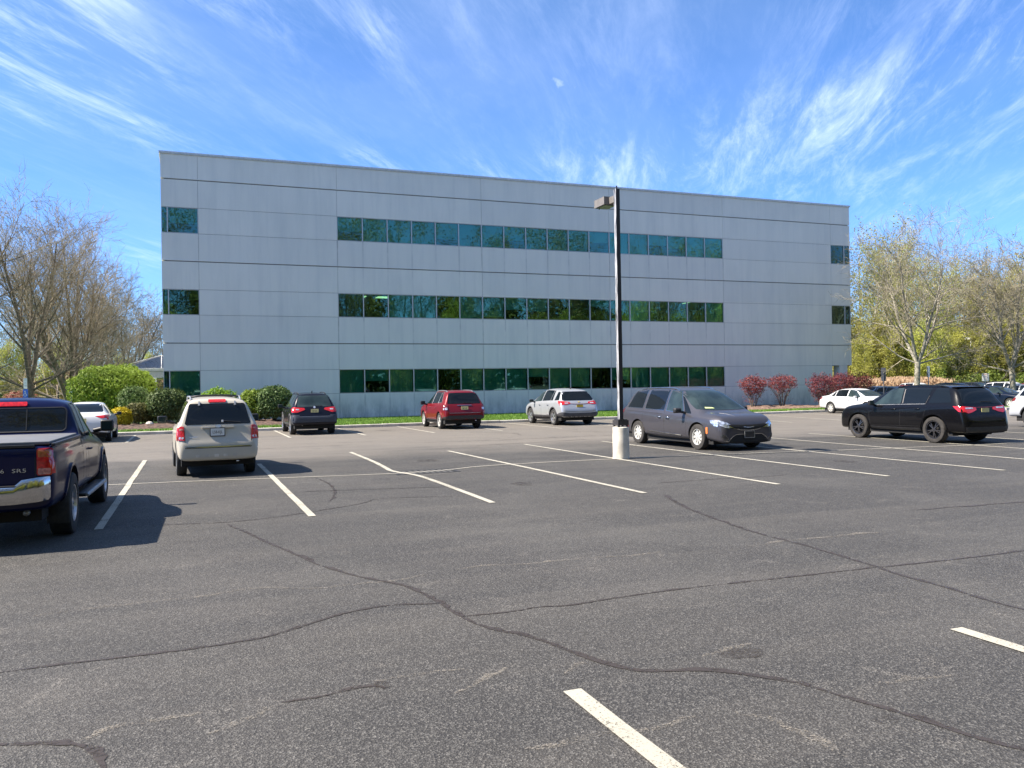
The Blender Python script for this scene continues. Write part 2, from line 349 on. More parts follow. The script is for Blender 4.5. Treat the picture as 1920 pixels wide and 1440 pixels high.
simple('tail_red', (0.50, 0.012, 0.012), 0.12, 0, spec=.6, coat=.6, var=.25, scale=30)
simple('tail_dark', (0.16, 0.012, 0.012), 0.12, 0, spec=.6, coat=.6, var=.3, scale=30)
simple('tail_orange', (0.40, 0.10, 0.035), 0.15, 0, spec=.6, coat=.5, var=.3, scale=30)
simple('tail_pink', (0.52, 0.20, 0.16), 0.15, 0, spec=.6, coat=.5, var=.3, scale=30)
simple('lamp_clear', (0.62, 0.62, 0.64), 0.08, 0.4, spec=.8, coat=1, var=.35, scale=25)
simple('headlamp', (0.42, 0.45, 0.50), 0.08, 0.5, spec=.8, coat=1, var=.6, scale=16)
simple('amber', (0.75, 0.20, 0.05), 0.2, coat=.5)
simple('plate_white', (0.72, 0.72, 0.68), 0.45)
simple('plate_yellow', (0.62, 0.55, 0.25), 0.45, var=.15, scale=10)
simple('plate_gold', (0.55, 0.38, 0.04), 0.45, var=.25, scale=14)
simple('paper_green', (0.62, 0.72, 0.30), 0.7)
simple('tonneau', (0.14, 0.145, 0.155), 0.65, var=.1)
paint('paint_navy', (0.003, 0.006, 0.040), .1, .3)
paint('paint_cream', (0.46, 0.425, 0.35), .05, .4)
paint('paint_black', (0.004, 0.004, 0.005), 0, .25)
paint('paint_jet', (0.006, 0.006, 0.012), 0, .25)
paint('paint_red', (0.17, 0.005, 0.010), .15, .35)
paint('paint_silver', (0.43, 0.44, 0.455), .45, .35)
paint('paint_granite', (0.062, 0.060, 0.070), .35, .35)
paint('paint_white', (0.55, 0.555, 0.56), 0, .4)
paint('paint_pearl', (0.42, 0.44, 0.47), .1, .4)
paint('paint_blueblack', (0.005, 0.010, 0.025), 0, .3)
paint('paint_steel', (0.12, 0.15, 0.19), .3, .35)

for k_ in ('paint_jet', 'paint_black', 'paint_navy', 'paint_blueblack'):
    for nd in M[k_].node_tree.nodes:
        if nd.type == 'BSDF_PRINCIPLED': nd.inputs['Coat Weight'].default_value = 0.32; nd.inputs['Specular IOR Level'].default_value = 0.15
# lamp pole: dark paint; bright sunlit -X side painted in as pale chalky streaks
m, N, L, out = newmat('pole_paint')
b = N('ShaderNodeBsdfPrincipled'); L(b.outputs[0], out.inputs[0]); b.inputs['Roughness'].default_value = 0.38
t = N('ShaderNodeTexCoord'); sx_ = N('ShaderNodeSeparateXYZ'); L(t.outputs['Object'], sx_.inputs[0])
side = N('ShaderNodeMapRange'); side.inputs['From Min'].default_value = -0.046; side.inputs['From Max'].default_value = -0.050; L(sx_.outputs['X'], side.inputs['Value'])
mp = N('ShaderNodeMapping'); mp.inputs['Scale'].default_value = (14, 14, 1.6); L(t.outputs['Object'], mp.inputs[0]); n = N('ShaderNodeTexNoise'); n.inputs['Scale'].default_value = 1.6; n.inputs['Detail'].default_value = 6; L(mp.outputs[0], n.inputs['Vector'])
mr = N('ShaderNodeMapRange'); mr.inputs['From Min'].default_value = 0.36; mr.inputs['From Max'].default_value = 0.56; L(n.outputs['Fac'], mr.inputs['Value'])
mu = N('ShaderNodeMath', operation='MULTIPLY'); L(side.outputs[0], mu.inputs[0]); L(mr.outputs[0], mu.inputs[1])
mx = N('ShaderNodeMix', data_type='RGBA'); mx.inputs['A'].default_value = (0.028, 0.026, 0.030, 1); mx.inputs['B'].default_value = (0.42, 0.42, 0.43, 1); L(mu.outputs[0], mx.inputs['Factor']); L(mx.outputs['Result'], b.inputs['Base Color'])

# ------------------------------------------------------------------ helpers
def tag(o, label=None, cat=None, group=None, kind=None):
    if label: o['label'] = label
    if cat: o['category'] = cat
    if group: o['group'] = group
    if kind: o['kind'] = kind
    return o
def thing(name, label, cat, loc=(0, 0, 0), rz=0.0, group=None):
    o = bpy.data.objects.new(name, None); COL.objects.link(o)
    o.location = loc; o.rotation_euler = (0, 0, rz); o.empty_display_size = 0.2
    return tag(o, label, cat, group)
def kids(o): return [c for c in bpy.data.objects if c.parent is o]
def copy_tree(o, label=None, loc=None, rz=None, scale=None, group=None):
    allk = {}
    for c in bpy.data.objects:
        if c.parent: allk.setdefault(c.parent.name, []).append(c)
    def rec(a, par):
        c = a.copy(); COL.objects.link(c)
        if par: c.parent = par
        for k in allk.get(a.name, []): rec(k, c)
        return c
    r = rec(o, None)
    if label: r['label'] = label
    if group: r['group'] = group
    if loc is not None: r.location = loc
    if rz is not None: r.rotation_euler = (0, 0, rz)
    if scale is not None: r.scale = scale if isinstance(scale, (tuple, list)) else (scale,) * 3
    return r
class MB:
    def __init__(s): s.v = []; s.f = []; s.m = []
    def add(s, vs, fs, mi=0):
        o = len(s.v); s.v.extend(vs); s.f.extend([tuple(i + o for i in f) for f in fs]); s.m.extend([mi] * len(fs)); return s
    def box(s, x0, x1, y0, y1, z0, z1, mi=0):
        return s.add([(x0, y0, z0), (x1, y0, z0), (x1, y1, z0), (x0, y1, z0), (x0, y0, z1), (x1, y0, z1), (x1, y1, z1), (x0, y1, z1)],
                     [(0, 3, 2, 1), (4, 5, 6, 7), (0, 1, 5, 4), (1, 2, 6, 5), (2, 3, 7, 6), (3, 0, 4, 7)], mi)
    def tube(s, pts, rad, n=6, mi=0, cap=True, flat=1.0):
        pts = [Vector(p) for p in pts]
        if not isinstance(rad, (list, tuple)): rad = [rad] * len(pts)
        o = len(s.v); k = len(pts)
        for i, p in enumerate(pts):
            d = (pts[min(i + 1, k - 1)] - pts[max(i - 1, 0)])
            if d.length < 1e-9: d = Vector((0, 0, 1))
            d.normalize(); a = d.orthogonal().normalized()
            if abs(d.z) < 0.9:
                a = d.cross(Vector((0, 0, 1))).normalized()
            else:
                a = Vector((1, 0, 0)); a = (a - d * a.dot(d)).normalized()
            b = d.cross(a)
            for j in range(n):
                t = 2 * pi * (j + .5) / n
                s.v.append(tuple(p + (a * cos(t) + b * sin(t) * flat) * rad[i]))
        for i in range(k - 1):
            for j in range(n):
                s.f.append((o + i * n + j, o + i * n + (j + 1) % n, o + (i + 1) * n + (j + 1) % n, o + (i + 1) * n + j)); s.m.append(mi)
        if cap:
            s.f.append(tuple(o + j for j in range(n))[::-1]); s.m.append(mi)
            s.f.append(tuple(o + (k - 1) * n + j for j in range(n))); s.m.append(mi)
        return s
    def lathe(s, prof, n=32, mi=0, axis='X', center=(0, 0, 0), close=False):
        """prof: list of (along, radius)"""
        o = len(s.v); k = len(prof)
        for (a, r) in prof:
            for j in range(n):
                t = 2 * pi * j / n
                if axis == 'X': q = (a, r * cos(t), r * sin(t))
                elif axis == 'Z': q = (r * cos(t), r * sin(t), a)
                else: q = (r * sin(t), a, r * cos(t))
                s.v.append((q[0] + center[0], q[1] + center[1], q[2] + center[2]))
        for i in range(k - 1):
            for j in range(n):
                s.f.append((o + i * n + j, o + i * n + (j + 1) % n, o + (i + 1) * n + (j + 1) % n, o + (i + 1) * n + j)); s.m.append(mi)
        if close:
            s.f.append(tuple(o + j for j in range(n))[::-1]); s.m.append(mi)
            s.f.append(tuple(o + (k - 1) * n + j for j in range(n))); s.m.append(mi)
        return s
    def mesh(s, name, mats, smooth=False, angle=None):
        me = bpy.data.meshes.new(name); me.from_pydata([tuple(v) for v in s.v], [], s.f)
        for m in (mats if isinstance(mats, (list, tuple)) else [mats]): me.materials.append(M[m] if isinstance(m, str) else m)
        if len(me.materials) > 1: me.polygons.foreach_set('material_index', s.m)
        if smooth: me.polygons.foreach_set('use_smooth', [True] * len(me.polygons))
        me.update()
        if angle: me.set_sharp_from_angle(angle=radians(angle))
        return me
    def build(s, name, mats, parent=None, loc=(0, 0, 0), smooth=False, angle=None):
        o = bpy.data.objects.new(name, s.mesh(name, mats, smooth, angle)); COL.objects.link(o); o.location = loc
        if parent: o.parent = parent
        return o
def fixnormals(o):
    bm = bmesh.new(); bm.from_mesh(o.data); bmesh.ops.recalc_face_normals(bm, faces=bm.faces); bm.to_mesh(o.data); bm.free(); return o
def structure(o): o['kind'] = 'structure'; return o
def text_mesh(txt, size, mat, parent, loc, rot, name='lettering', extrude=0.003, spacing=1.0, sx=1.0):
    cu = bpy.data.curves.new(name, 'FONT'); cu.body = txt; cu.size = size; cu.align_x = 'CENTER'; cu.align_y = 'CENTER'; cu.extrude = extrude; cu.space_character = spacing; cu.resolution_u = 2
    t = bpy.data.objects.new('tmp_text', cu); COL.objects.link(t)
    dg = bpy.context.evaluated_depsgraph_get(); me = bpy.data.meshes.new_from_object(t.evaluated_get(dg)); bpy.data.objects.remove(t)
    me.materials.clear(); me.materials.append(M[mat]); o = bpy.data.objects.new(name, me); COL.objects.link(o)
    o.parent = parent; o.location = loc; o.rotation_euler = rot; o.scale = (sx, 1, 1); return o

# ------------------------------------------------------------------ ground
def sheet(name, poly, z, mat):
    me = bpy.data.meshes.new(name); me.from_pydata([(x, y, z) for x, y in poly], [], [tuple(range(len(poly)))]); me.materials.append(M[mat])
    o = bpy.data.objects.new(name, me); COL.objects.link(o); return structure(o)
sheet('ground', [(-1200, -1200), (1200, -1200), (1200, 1200), (-1200, 1200)], -0.02, 'meadow')
KERB_Y = 38.25
sheet('parking_lot', [(-60, -70), (110, -70), (110, 38.4), (96, 76), (60, 76), (46.5, 60), (46.5, 38.4), (-60, 38.4)], 0.0, 'asphalt')

def ribbon(name, pts, w, z, mat, jit=0.25, wvar=0.35, step=0.12, seed=0, taper=True, kind='structure'):
    rnd = random.Random(seed); P = [Vector((x, y, 0)) for x, y in pts]; out = []
    for _ in range(2):
        if len(P) > 2: P = [P[0]] + [q for a, b in zip(P[:-1], P[1:]) for q in (a.lerp(b, .25), a.lerp(b, .75))] + [P[-1]]
    for a, b in zip(P[:-1], P[1:]):
        n = max(1, int((b - a).length / step))
        for i in range(n): out.append(a.lerp(b, i / n))
    out.append(P[-1]); vs = []; N = len(out)
    for i, p in enumerate(out):
        d = out[min(i + 1, N - 1)] - out[max(i - 1, 0)]; d.normalize(); nrm = Vector((-d.y, d.x, 0))
        k = noise.noise(Vector((p.x * 3.1, p.y * 3.1, seed))) ; k2 = noise.noise(Vector((p.x * 9, p.y * 9, seed + 5))) + .5 * noise.noise(Vector((p.x * 27, p.y * 27, seed + 2)))
        off = nrm * (jit * w * (k * 2 + k2)); ww = w * (1 + wvar * (k2 * 1.4 + k)) * .5
        if taper: ww *= min(1, .25 + min(i, N - 1 - i) / 6)
        vs.append(tuple(p + off + nrm * ww + Vector((0, 0, z)))); vs.append(tuple(p + off - nrm * ww + Vector((0, 0, z))))
    fs = [(2 * i, 2 * i + 1, 2 * i + 3, 2 * i + 2) for i in range(N - 1)]
    mb = MB(); mb.add(vs, fs); o = mb.build(name, mat); o['kind'] = kind; return o
CRACKS= {'main': (0.05, [[0.46, 11.72], [0.67, 10.83], [0.83, 10.06], [1.0, 9.45], [1.21, 8.52], [1.48, 7.81], [1.76, 7.39], [1.85, 7.02], [1.9, 6.61], [1.93, 6.2], [1.99, 5.86], [2.1, 5.59], [2.14, 5.6], [2.23, 5.42], [2.33, 5.09], [2.39, 4.82], [2.52, 4.54], [2.68, 4.46], [2.9, 4.39], [3.03, 4.29], [3.2, 4.11], [3.33, 3.93], [3.4, 3.69], [3.47, 3.47], [3.53, 3.27], [3.57, 3.04], [3.71, 2.75]]), 'two': (0.06, [[7.04, 11.54], [6.58, 10.29], [6.36, 9.18], [6.2, 8.36], [6.17, 7.69], [6.17, 7.17], [6.1, 6.59], [6.03, 6.08], [5.96, 5.63], [5.97, 5.25], [5.9, 4.89], [5.92, 4.37]]), 'three': (0.04, [[-1.23, 6.14], [-0.88, 6.14], [-0.53, 6.15], [-0.2, 6.13], [0.23, 6.16], [0.56, 6.22], [0.92, 6.5], [1.21, 6.66], [1.54, 6.7], [1.87, 6.58]]), 'four': (0.035, [[1.95, 6.13], [2.34, 6.1], [2.59, 6.16], [2.83, 6.07], [3.3, 6.15], [4.1, 6.18], [4.91, 6.13], [5.52, 6.13], [6.06, 6.1], [6.75, 6.06], [7.27, 6.05], [8.24, 6.07]]), 'five': (0.05, [[-0.98, 4.89], [-0.6, 4.76], [-0.49, 4.66], [-0.41, 4.47], [-0.37, 4.27]]), 'six': (0.035, [[0.47, 4.87], [0.68, 4.87], [0.92, 4.95], [1.04, 4.91], [1.06, 4.86]]), 'seven': (0.035, [[-1.02, 12.16], [-0.04, 11.97], [0.46, 11.84], [0.99, 11.95], [1.77, 12.37], [2.58, 12.88], [2.76, 13.37], [3.97, 12.94]]), 'eight': (0.05, [[7.74, 12.94], [8.67, 12.99], [9.49, 12.92], [10.31, 12.82], [10.65, 13.0]]), 'nine': (0.04, [[1.68, 14.86], [3.01, 14.55], [4.37, 14.23]]), 'ten': (0.05, [[2.36, 17.13], [2.46, 15.76], [2.32, 14.3], [2.07, 13.32]])}
SAND= {'a': [[-1.17, 7.54], [-0.84, 7.6], [-0.45, 7.7], [-0.03, 7.65], [0.41, 7.81], [0.75, 7.75], [1.06, 7.5], [1.43, 7.6], [1.67, 7.55], [2.06, 7.6]], 'b': [[2.37, 7.76], [2.71, 7.8], [2.95, 7.69], [3.38, 7.69], [4.11, 7.63], [4.6, 7.61]], 'c': [[0.07, 4.58], [0.23, 4.67], [0.47, 4.85]], 'd': [[1.02, 5.01], [1.22, 5.04], [1.59, 5.01]], 'e': [[-0.48, 4.73], [-0.4, 4.89], [-0.11, 4.9], [0.05, 4.87]], 'f': [[1.4, 4.62], [1.61, 4.77], [1.84, 4.9]], 'g': [[3.04, 4.59], [3.27, 4.63], [3.53, 4.67]], 'h': [[2.09, 4.66], [2.22, 4.78], [2.35, 4.81]], 'i': [[3.72, 3.76], [3.97, 3.77], [4.22, 3.71]], 'j': [[2.74, 3.77], [2.82, 3.58], [2.81, 3.37], [2.88, 3.05]], 'k': [[5.67, 7.5], [6.43, 7.56], [7.53, 7.49]], 'l': [[1.5, 3.74], [1.7, 3.75], [2.0, 3.75], [2.48, 3.75]]}

for i, (k, (w, pts)) in enumerate(CRACKS.items()): ribbon('sealed_crack', pts, w * .85, 0.004, 'crack_seal', 0.30, 0.75, 0.03, i * 7 + 1)
for i, (k, pts) in enumerate(SAND.items()): ribbon('sandy_crack', pts, 0.055, 0.0035, 'crack_sand', 0.6, 0.5, 0.05, i * 5 + 70)
# a few aisle cracks and oil-dark patches further off
for i, pts in enumerate([[(13.5, 30), (14.2, 28.2), (15.6, 27.4), (16.2, 26)], [(6, 26.5), (9, 25.8), (13, 26.2), (17, 25.6)], [(24, 28), (25.6, 26), (25.2, 24), (26.5, 22.6)], [(10.2, 31), (11.5, 29.5), (11.2, 28)], [(-1, 27), (2, 26.2), (5, 26.6)],
                         [(12.5, 24.6), (9.5, 24.0), (7.4, 23.8)], [(30, 20), (24, 13.5), (20, 10.2)], [(17, 9), (12, 8.4), (9, 8.6)]]):
    ribbon('sealed_crack', pts, 0.05, 0.004, 'crack_seal', 0.6, 0.5, 0.15, i * 3 + 31)
def blob(name, cx, cy, rx, ry, mat, seed, z=0.0042):
    n = 40; vs = []
    for i in range(n):
        t = 2 * pi * i / n; k = 1 + .35 * noise.noise(Vector((cos(t) * 1.4, sin(t) * 1.4, seed)))
        vs.append((cx + cos(t) * rx * k, cy + sin(t) * ry * k, z))
    o = MB().add(vs, [tuple(range(n))]).build(name, mat); return structure(o)
blob('tar_patch', 3.33, 4.55, .17, .10, 'tar_stain', 3)
blob('tar_patch', 1.05, 4.92, .05, .07, 'tar_stain', 8)
blob('tar_patch', 3.35, 3.35, .07, .05, 'tar_stain', 14)

for i, (x, y, r) in enumerate([(5.4, 19.6, .28), (5.6, 14.0, .20), (13.4, 14.4, .22), (15.9, 19.8, .28), (7.7, 34.9, .3)]): blob('oil_stain', x, y, r, r * 1.3, 'tar_stain', 20 + i * 3, .0028)
# parking lines
def pline(p0, p1, w=0.105, mat='line_paint', z=0.0075, name='parking_line'):
    return ribbon(name, [p0, p1], w, z, mat, 0.04, 0.05, 0.5, int(p0[0] * 10), taper=False)
pline((-1.06, 23.7), (-1.10, 12.0)); pline((1.57, 20.95), (1.59, 11.85)); 
ribbon('parking_line', [(4.21, 23.4), (4.17, 20.2), (4.08, 18.4), (4.00, 17.5), (4.22, 16.8), (4.33, 16.0), (4.29, 11.93)], 0.105, 0.0075, 'line_paint', 0.03, 0.05, 0.3, 5, taper=False)
ribbon('parking_line', [(6.72, 22.3), (6.83, 16.0), (6.86, 11.83)], 0.105, 0.0075, 'line_paint', 0.04, 0.05, 0.4, 6, taper=False)
pline((9.50, 23.5), (9.45, 11.75)); pline((12.06, 23.4), (11.95, 11.8))
pline((14.55, 23.0), (14.53, 11.5)); pline((17.15, 21.8), (16.85, 11.6)); pline((19.62, 22.8), (19.3, 11.6)); pline((22.4, 22.5), (22.0, 11.6)); pline((25.0, 22.5), (24.8, 11.6))
pline((2.04, 4.38), (2.0, -0.6), 0.115); pline((5.02, 4.37), (5.0, -0.6), 0.115); pline((7.9, 4.3), (7.9, -0.6), 0.115)
pline((-6.4, 23.6), (-6.4, 12.0)); pline((-3.75, 23.6), (-3.75, 12.0))
for x, y0, y1 in ((-2.05, 37.9, 32.6), (-4.7, 37.9, 32.6), (.75, 37.9, 31.8), (3.52, 37.9, 31.8), (6.28, 37.9, 31.6), (8.98, 37.9, 31.6), (11.72, 37.9, 31.3), (14.35, 37.9, 31.4), (17.0, 37.9, 31.3), (19.6, 37.9, 31.4), (22.2, 37.9, 31.2)):
    pline((x, y0), (x, y1), 0.10, 'line_paint_thin')
for a, b in (((25.9, 37.4), (24.5, 29.5)), ((28.9, 37.6), (27.4, 29.6)), ((31.9, 37.6), (30.7, 31.0)), ((35.0, 37.6), (33.9, 32))): pline(a, b, 0.10, 'line_paint_thin')
ribbon('stall_cross_line', [(-9, 17.8), (-1.3, 17.82), (1.6, 17.35), (3.53, 17.05), (4.1, 17.0), (5.1, 17.1), (6.14, 17.68), (9.55, 17.66), (13.8, 17.15), (16.1, 16.7), (17.9, 16.55), (19.4, 16.2), (21.4, 16.35), (27, 16.6)], 0.062, 0.0072, 'line_paint_thin', 0.25, 0.12, 0.3, 9, taper=False)

# storm drain grate
dr = thing('storm_drain', 'black iron storm drain grate crossed by a white parking line', 'drain', (4.62, 17.05, 0.0))
mb = MB(); mb.box(-.61, .61, -.30, .30, .0006, .0014); mb.build('pit', 'arch_black', dr)
mb = MB(); mb.box(-.68, .68, -.37, -.302, .0006, .0058); mb.box(-.68, .68, .302, .37, .0006, .0058); mb.box(-.68, -.612, -.301, .301, .0006, .0058); mb.box(.612, .68, -.301, .301, .0006, .0058); mb.build('frame', 'black_iron', dr)
mb = MB()
for i in range(9): mb.box(-.56 + i * .13, -.49 + i * .13, -.30, .30, .0016, .0050)
mb.box(-.61, .61, -.02, .02, .0052, .0060); mb.build('grate', 'grate_iron', dr)

# kerb and planting strip in front of the building
def kerb_run(pts, w=.16, h=.13, name='kerb', seed=1):
    rnd = random.Random(seed); segs = []
    P = [Vector((x, y, 0)) for x, y in pts]; mb = MB()
    for a, b in zip(P[:-1], P[1:]):
        L = (b - a).length; n = max(1, round(L / 3.0)); d = (b - a).normalized(); nr = Vector((-d.y, d.x, 0))
        for i in range(n):
            p = a + d * (L * i / n + .006); q = a + d * (L * (i + 1) / n - .006); jz = rnd.uniform(-.008, .012); jy = rnd.uniform(-.012, .012)
            c = .022; prof = [(-w / 2, -.02), (-w / 2, h - c), (-w / 2 + c, h), (w / 2, h), (w / 2, -.02)]
            vs = [tuple(e + nr * (u + jy) + Vector((0, 0, v + (jz if v > 0 else 0)))) for e in (p, q) for u, v in prof]; k = len(prof)
            mb.add(vs, [(j, j + 1, k + j + 1, k + j) for j in range(k - 1)] + [tuple(range(k))[::-1], tuple(range(k, 2 * k))])
    o = mb.build(name, 'kerb_concrete'); fixnormals(o); return structure(o)
kerb_run([(-60, KERB_Y), (-3.2, KERB_Y), (34.4, KERB_Y)])
kerb_run([(34.4, KERB_Y), (36.4, 39.3), (37.6, 41.5)], seed=4)
def bumpy(name, x0, x1, y0, y1, z, mat, nx, ny, amp, seed=0, fr=1.2):
    mb = MB(); vs = []
    for j in range(ny + 1):
        for i in range(nx + 1):
            x = x0 + (x1 - x0) * i / nx; y = y0 + (y1 - y0) * j / ny
            e = min(1, min(i, nx - i, j, ny - j) / 2)
            vs.append((x, y, z + amp * e * (.6 + noise.noise(Vector((x * fr, y * fr, seed))))))
    mb.add(vs, [(j * (nx + 1) + i, j * (nx + 1) + i + 1, (j + 1) * (nx + 1) + i + 1, (j + 1) * (nx + 1) + i) for j in range(ny) for i in range(nx)])
    return structure(mb.build(name, mat, smooth=True))
bumpy('lawn', -60, 46.4, KERB_Y + .08, 46.4, .10, 'grass_soil', 200, 16, .05, 3)
bumpy('mulch_bed', -6.5, 6.2, 39.6, 46.1, .165, 'mulch', 90, 46, .10, 5, 2.5)
bumpy('mulch_bed', 25.0, 37.4, 40.1, 46.2, .165, 'mulch_red', 90, 40, .12, 6, 2.5)
sheet('lawn', [(-200, 46.4), (-1.4, 46.4), (-1.4, 200), (-200, 200)], .06, 'grass_soil')

def blades(name, boxes, n, h, wd, mat, seed, z=0.1, lean=.5):
    rnd = random.Random(seed); mb = MB(); vs = mb.v; fs = mb.f
    areas = [(b[1] - b[0]) * (b[3] - b[2]) for b in boxes]
    for _ in range(n):
        x0, x1, y0, y1 = rnd.choices(boxes, areas)[0]
        x = rnd.uniform(x0, x1); y = rnd.uniform(y0, y1); a = rnd.uniform(0, 2 * pi); hh = h * rnd.uniform(.5, 1.25); w = wd * rnd.uniform(.6, 1.3)
        dx, dy = cos(a) * w, sin(a) * w; lx, ly = rnd.gauss(0, lean) * hh, rnd.gauss(0, lean) * hh; o = len(vs)
        vs += [(x - dx, y - dy, z), (x + dx, y + dy, z), (x + lx, y + ly, z + hh)]; fs.append((o, o + 1, o + 2))
    mb.m = [0] * len(fs); o = mb.build(name, mat); o['kind'] = 'stuff'; return o
blades('grass', [(-2.8, 6.2, KERB_Y + .1, 39.7), (6.2, 25, KERB_Y + .1, 46.3), (25, 36, KERB_Y + .1, 40.2)], 60000, .10, .022, 'grass_blade', 3, .12)

# ------------------------------------------------------------------ office building
BX0, BX1, BY, DEP = -1.16, 44.0, 46.585, 24.0
ZL = [0.0, 1.54, 2.87, 4.30, 5.77, 7.10, 8.56, 10.02, 11.36, 12.81, 14.10]
PX0, PDX = 7.836, 1.41273
bld = thing('office_building', 'long three storey pale concrete panel office building with green ribbon windows', 'building', ((BX0 + BX1) / 2, BY, 0))
bx, by = (BX0 + BX1) / 2, BY
def bpart(mb, name, mats, **k):
    o = mb.build(name, mats, bld, **k); o.location = (-bx, -by, 0); return o
mb = MB()
joint = {3: .026, 6: .026, 9: .026}
cols = [BX0, .63, PX0, PX0 + 6 * PDX, PX0 + 12 * PDX, PX0 + 18 * PDX, 42.28, BX1]
for r in range(10):
    z0 = ZL[r] + (.0 if r == 0 else (joint.get(r, .008))); z1 = ZL[r + 1] - (joint.get(r + 1, .008) if r + 1 < 10 else 0)
    win = r in (1, 4, 7)
    for c in range(7):
        x0, x1 = cols[c], cols[c + 1]
        if win and c in (0, 2, 3, 4): continue
        if win and c == 6 and r != 1: continue
        if c == 6 and r <= 1: continue           # open corner porch on the ground floor
        if c == 5 and r <= 1: x1 = 42.28
        g0 = .0 if c == 0 else .007; g1 = .0 if c == 6 else .007
        dz = .0; y0 = BY + (0 if r >= 9 else .006 * (9 - r) // 3 * .0)
        mb.box(x0 + g0, x1 - g1, BY, BY + .16, z0, z1)
# side and back walls (panels of the same concrete)
T = .16
for r in range(10):
    z0 = ZL[r] + (.0 if r == 0 else (joint.get(r, .008))); z1 = ZL[r + 1] - (joint.get(r + 1, .008) if r + 1 < 10 else 0)
    win = r in (1, 4, 7)
    ys = [BY + T + .001, BY + 1.5, BY + 8, BY + 16, BY + DEP]
    for k in range(4):
        if not (win and k == 0): mb.box(BX0, BX0 + T, ys[k] + .011 * (k > 0), ys[k + 1] - .011, z0, z1)
        if not (win and k == 0) and not (r <= 1 and k <= 1): mb.box(BX1 - T, BX1, ys[k] + .011 * (k > 0), ys[k + 1] - .011, z0, z1)
mb.box(BX0 + T, BX1 - T, BY + DEP - T, BY + DEP, 0, ZL[2] - .02); mb.box(BX0 + T, BX1 - T, BY + DEP - T, BY + DEP, ZL[2] + .02, ZL[-1])
bpart(mb, 'wall', 'facade_panel')
# structure behind the panel joints
mb = MB()
for c in range(7):
    for r in range(10):
        if r in (1, 4, 7) and c in (0, 2, 3, 4, 6): continue
        if c == 6 and r <= 1: continue
        mb.box(cols[c] + (.17 if c == 0 else -.002), cols[c + 1] - (.17 if c == 6 else 0), BY + .03, BY + .155 + .1, ZL[r] - .002, ZL[r + 1] + (.002 if r < 9 else -.05))
bpart(mb, 'backing_wall', 'joint_dark')
mb = MB()
for z in (ZL[3], ZL[6], ZL[9]):      # slim drip ledge above each heavy joint
    mb.box(BX0 - .004, BX1 + .004, BY - .022, BY + .02, z + .027, z + .060)
bpart(mb, 'drip_ledge', 'facade_panel')
mb = MB(); mb.box(BX0 - .05, BX1 + .05, BY - .05, BY + .30, 14.105, 14.15); mb.box(BX0 - .07, BX1 + .07, BY - .075, BY + .32, 14.152, 14.225)
mb.box(BX0 - .06, BX0 + .30, BY + .33, BY + DEP + .05, 14.105, 14.22); mb.box(BX1 - .30, BX1 + .06, BY + .33, BY + DEP + .05, 14.105, 14.22); mb.box(BX0 + .31, BX1 - .31, BY + DEP - .3, BY + DEP + .05, 14.105, 14.22)
bpart(mb, 'coping', 'coping')
mb = MB(); mb.box(BX0 + T, BX1 - T, BY + .2, BY + DEP - .2, 13.4, 13.5); bpart(mb, 'roof', 'grey_fascia')
# floors, ceilings and dark rooms behind the glass
mb = MB()
for i, z in enumerate((0.02, 4.25, 8.5)):
    x1 = 42.1 if i == 0 else BX1 - T - .01
    mb.box(BX0 + T + .01, x1, BY + .27, BY + 7.9, z, z + .12); mb.box(BX0 + T + .01, x1, BY + 7.9, BY + 8.05, z + .12, z + 3.2)
    for k, x in enumerate((2.8, 9.25, 13.5, 17.75, 22.0, 26.2, 30.4, 35.5, 40.0)):
        if (k + i) % 2 == 0: mb.box(x - .06, x + .06, BY + .27, BY + 5.9, z + .12, z + 3.1)
bpart(mb, 'interior', 'interior_dark')
mb = MB()
for i, z in enumerate((3.15, 7.35, 11.6)):
    mb.box(BX0 + T + .01, (42.1 if i == 0 else BX1 - T - .01), BY + .27, BY + 7.9, z, z + .08)
bpart(mb, 'ceiling', 'interior_ceiling')
for x, y in ((9.3, 49.9), (10.8, 49.9), (32.1, 48.9)):
    mb = MB(); mb.box(x, x + (.8 if x < 30 else .15), y, y + .9, 7.33, 7.345); bpart(mb, 'ceiling_lamp', 'ceiling_lamp')
# ribbon windows: each pane a window of its own
rowz = [(ZL[1], ZL[2]), (ZL[4], ZL[5]), (ZL[7], ZL[8])]
rw = random.Random(11)
def window(x0, x1, z0, z1, blind=None, y=BY, side=0, name='window'):
    f = MB(); F = .028; yf = y + .055
    f.box(x0, x1, y + .02, y + .11, z1 - F, z1 - .003); f.box(x0, x1, y + .0, y + .11, z0 + .003, z0 + F)
    f.box(x0, x0 + F, y + .01, y + .11, z0 + F, z1 - F); f.box(x1 - F, x1, y + .01, y + .11, z0 + F, z1 - F)
    o = bpart(f, name, 'window_alu')
    g = MB(); g.box(x0 + F, x1 - F, yf, yf + .008, z0 + F, z1 - F)
    q = g.build('pane', 'window_glass', o)
    # every real pane sits a hair out of plane, so each mirrors the trees a little differently
    cx, cz = (x0 + x1) / 2, (z0 + z1) / 2
    mtx = Matrix.Translation((cx, yf, cz)) @ Matrix.Rotation(rw.gauss(0, .006), 4, 'X') @ Matrix.Rotation(rw.gauss(0, .008), 4, 'Z') @ Matrix.Translation((-cx, -yf, -cz))
    q.data.transform(mtx)
    if blind:
        b = MB(); zb = z0 + F + (z1 - z0 - 2 * F) * (1 - blind); b.box(x0 + F + .02, x1 - F - .02, y + .19, y + .20, zb, z1 - F); b.build('blind', 'blind', o)
    return o
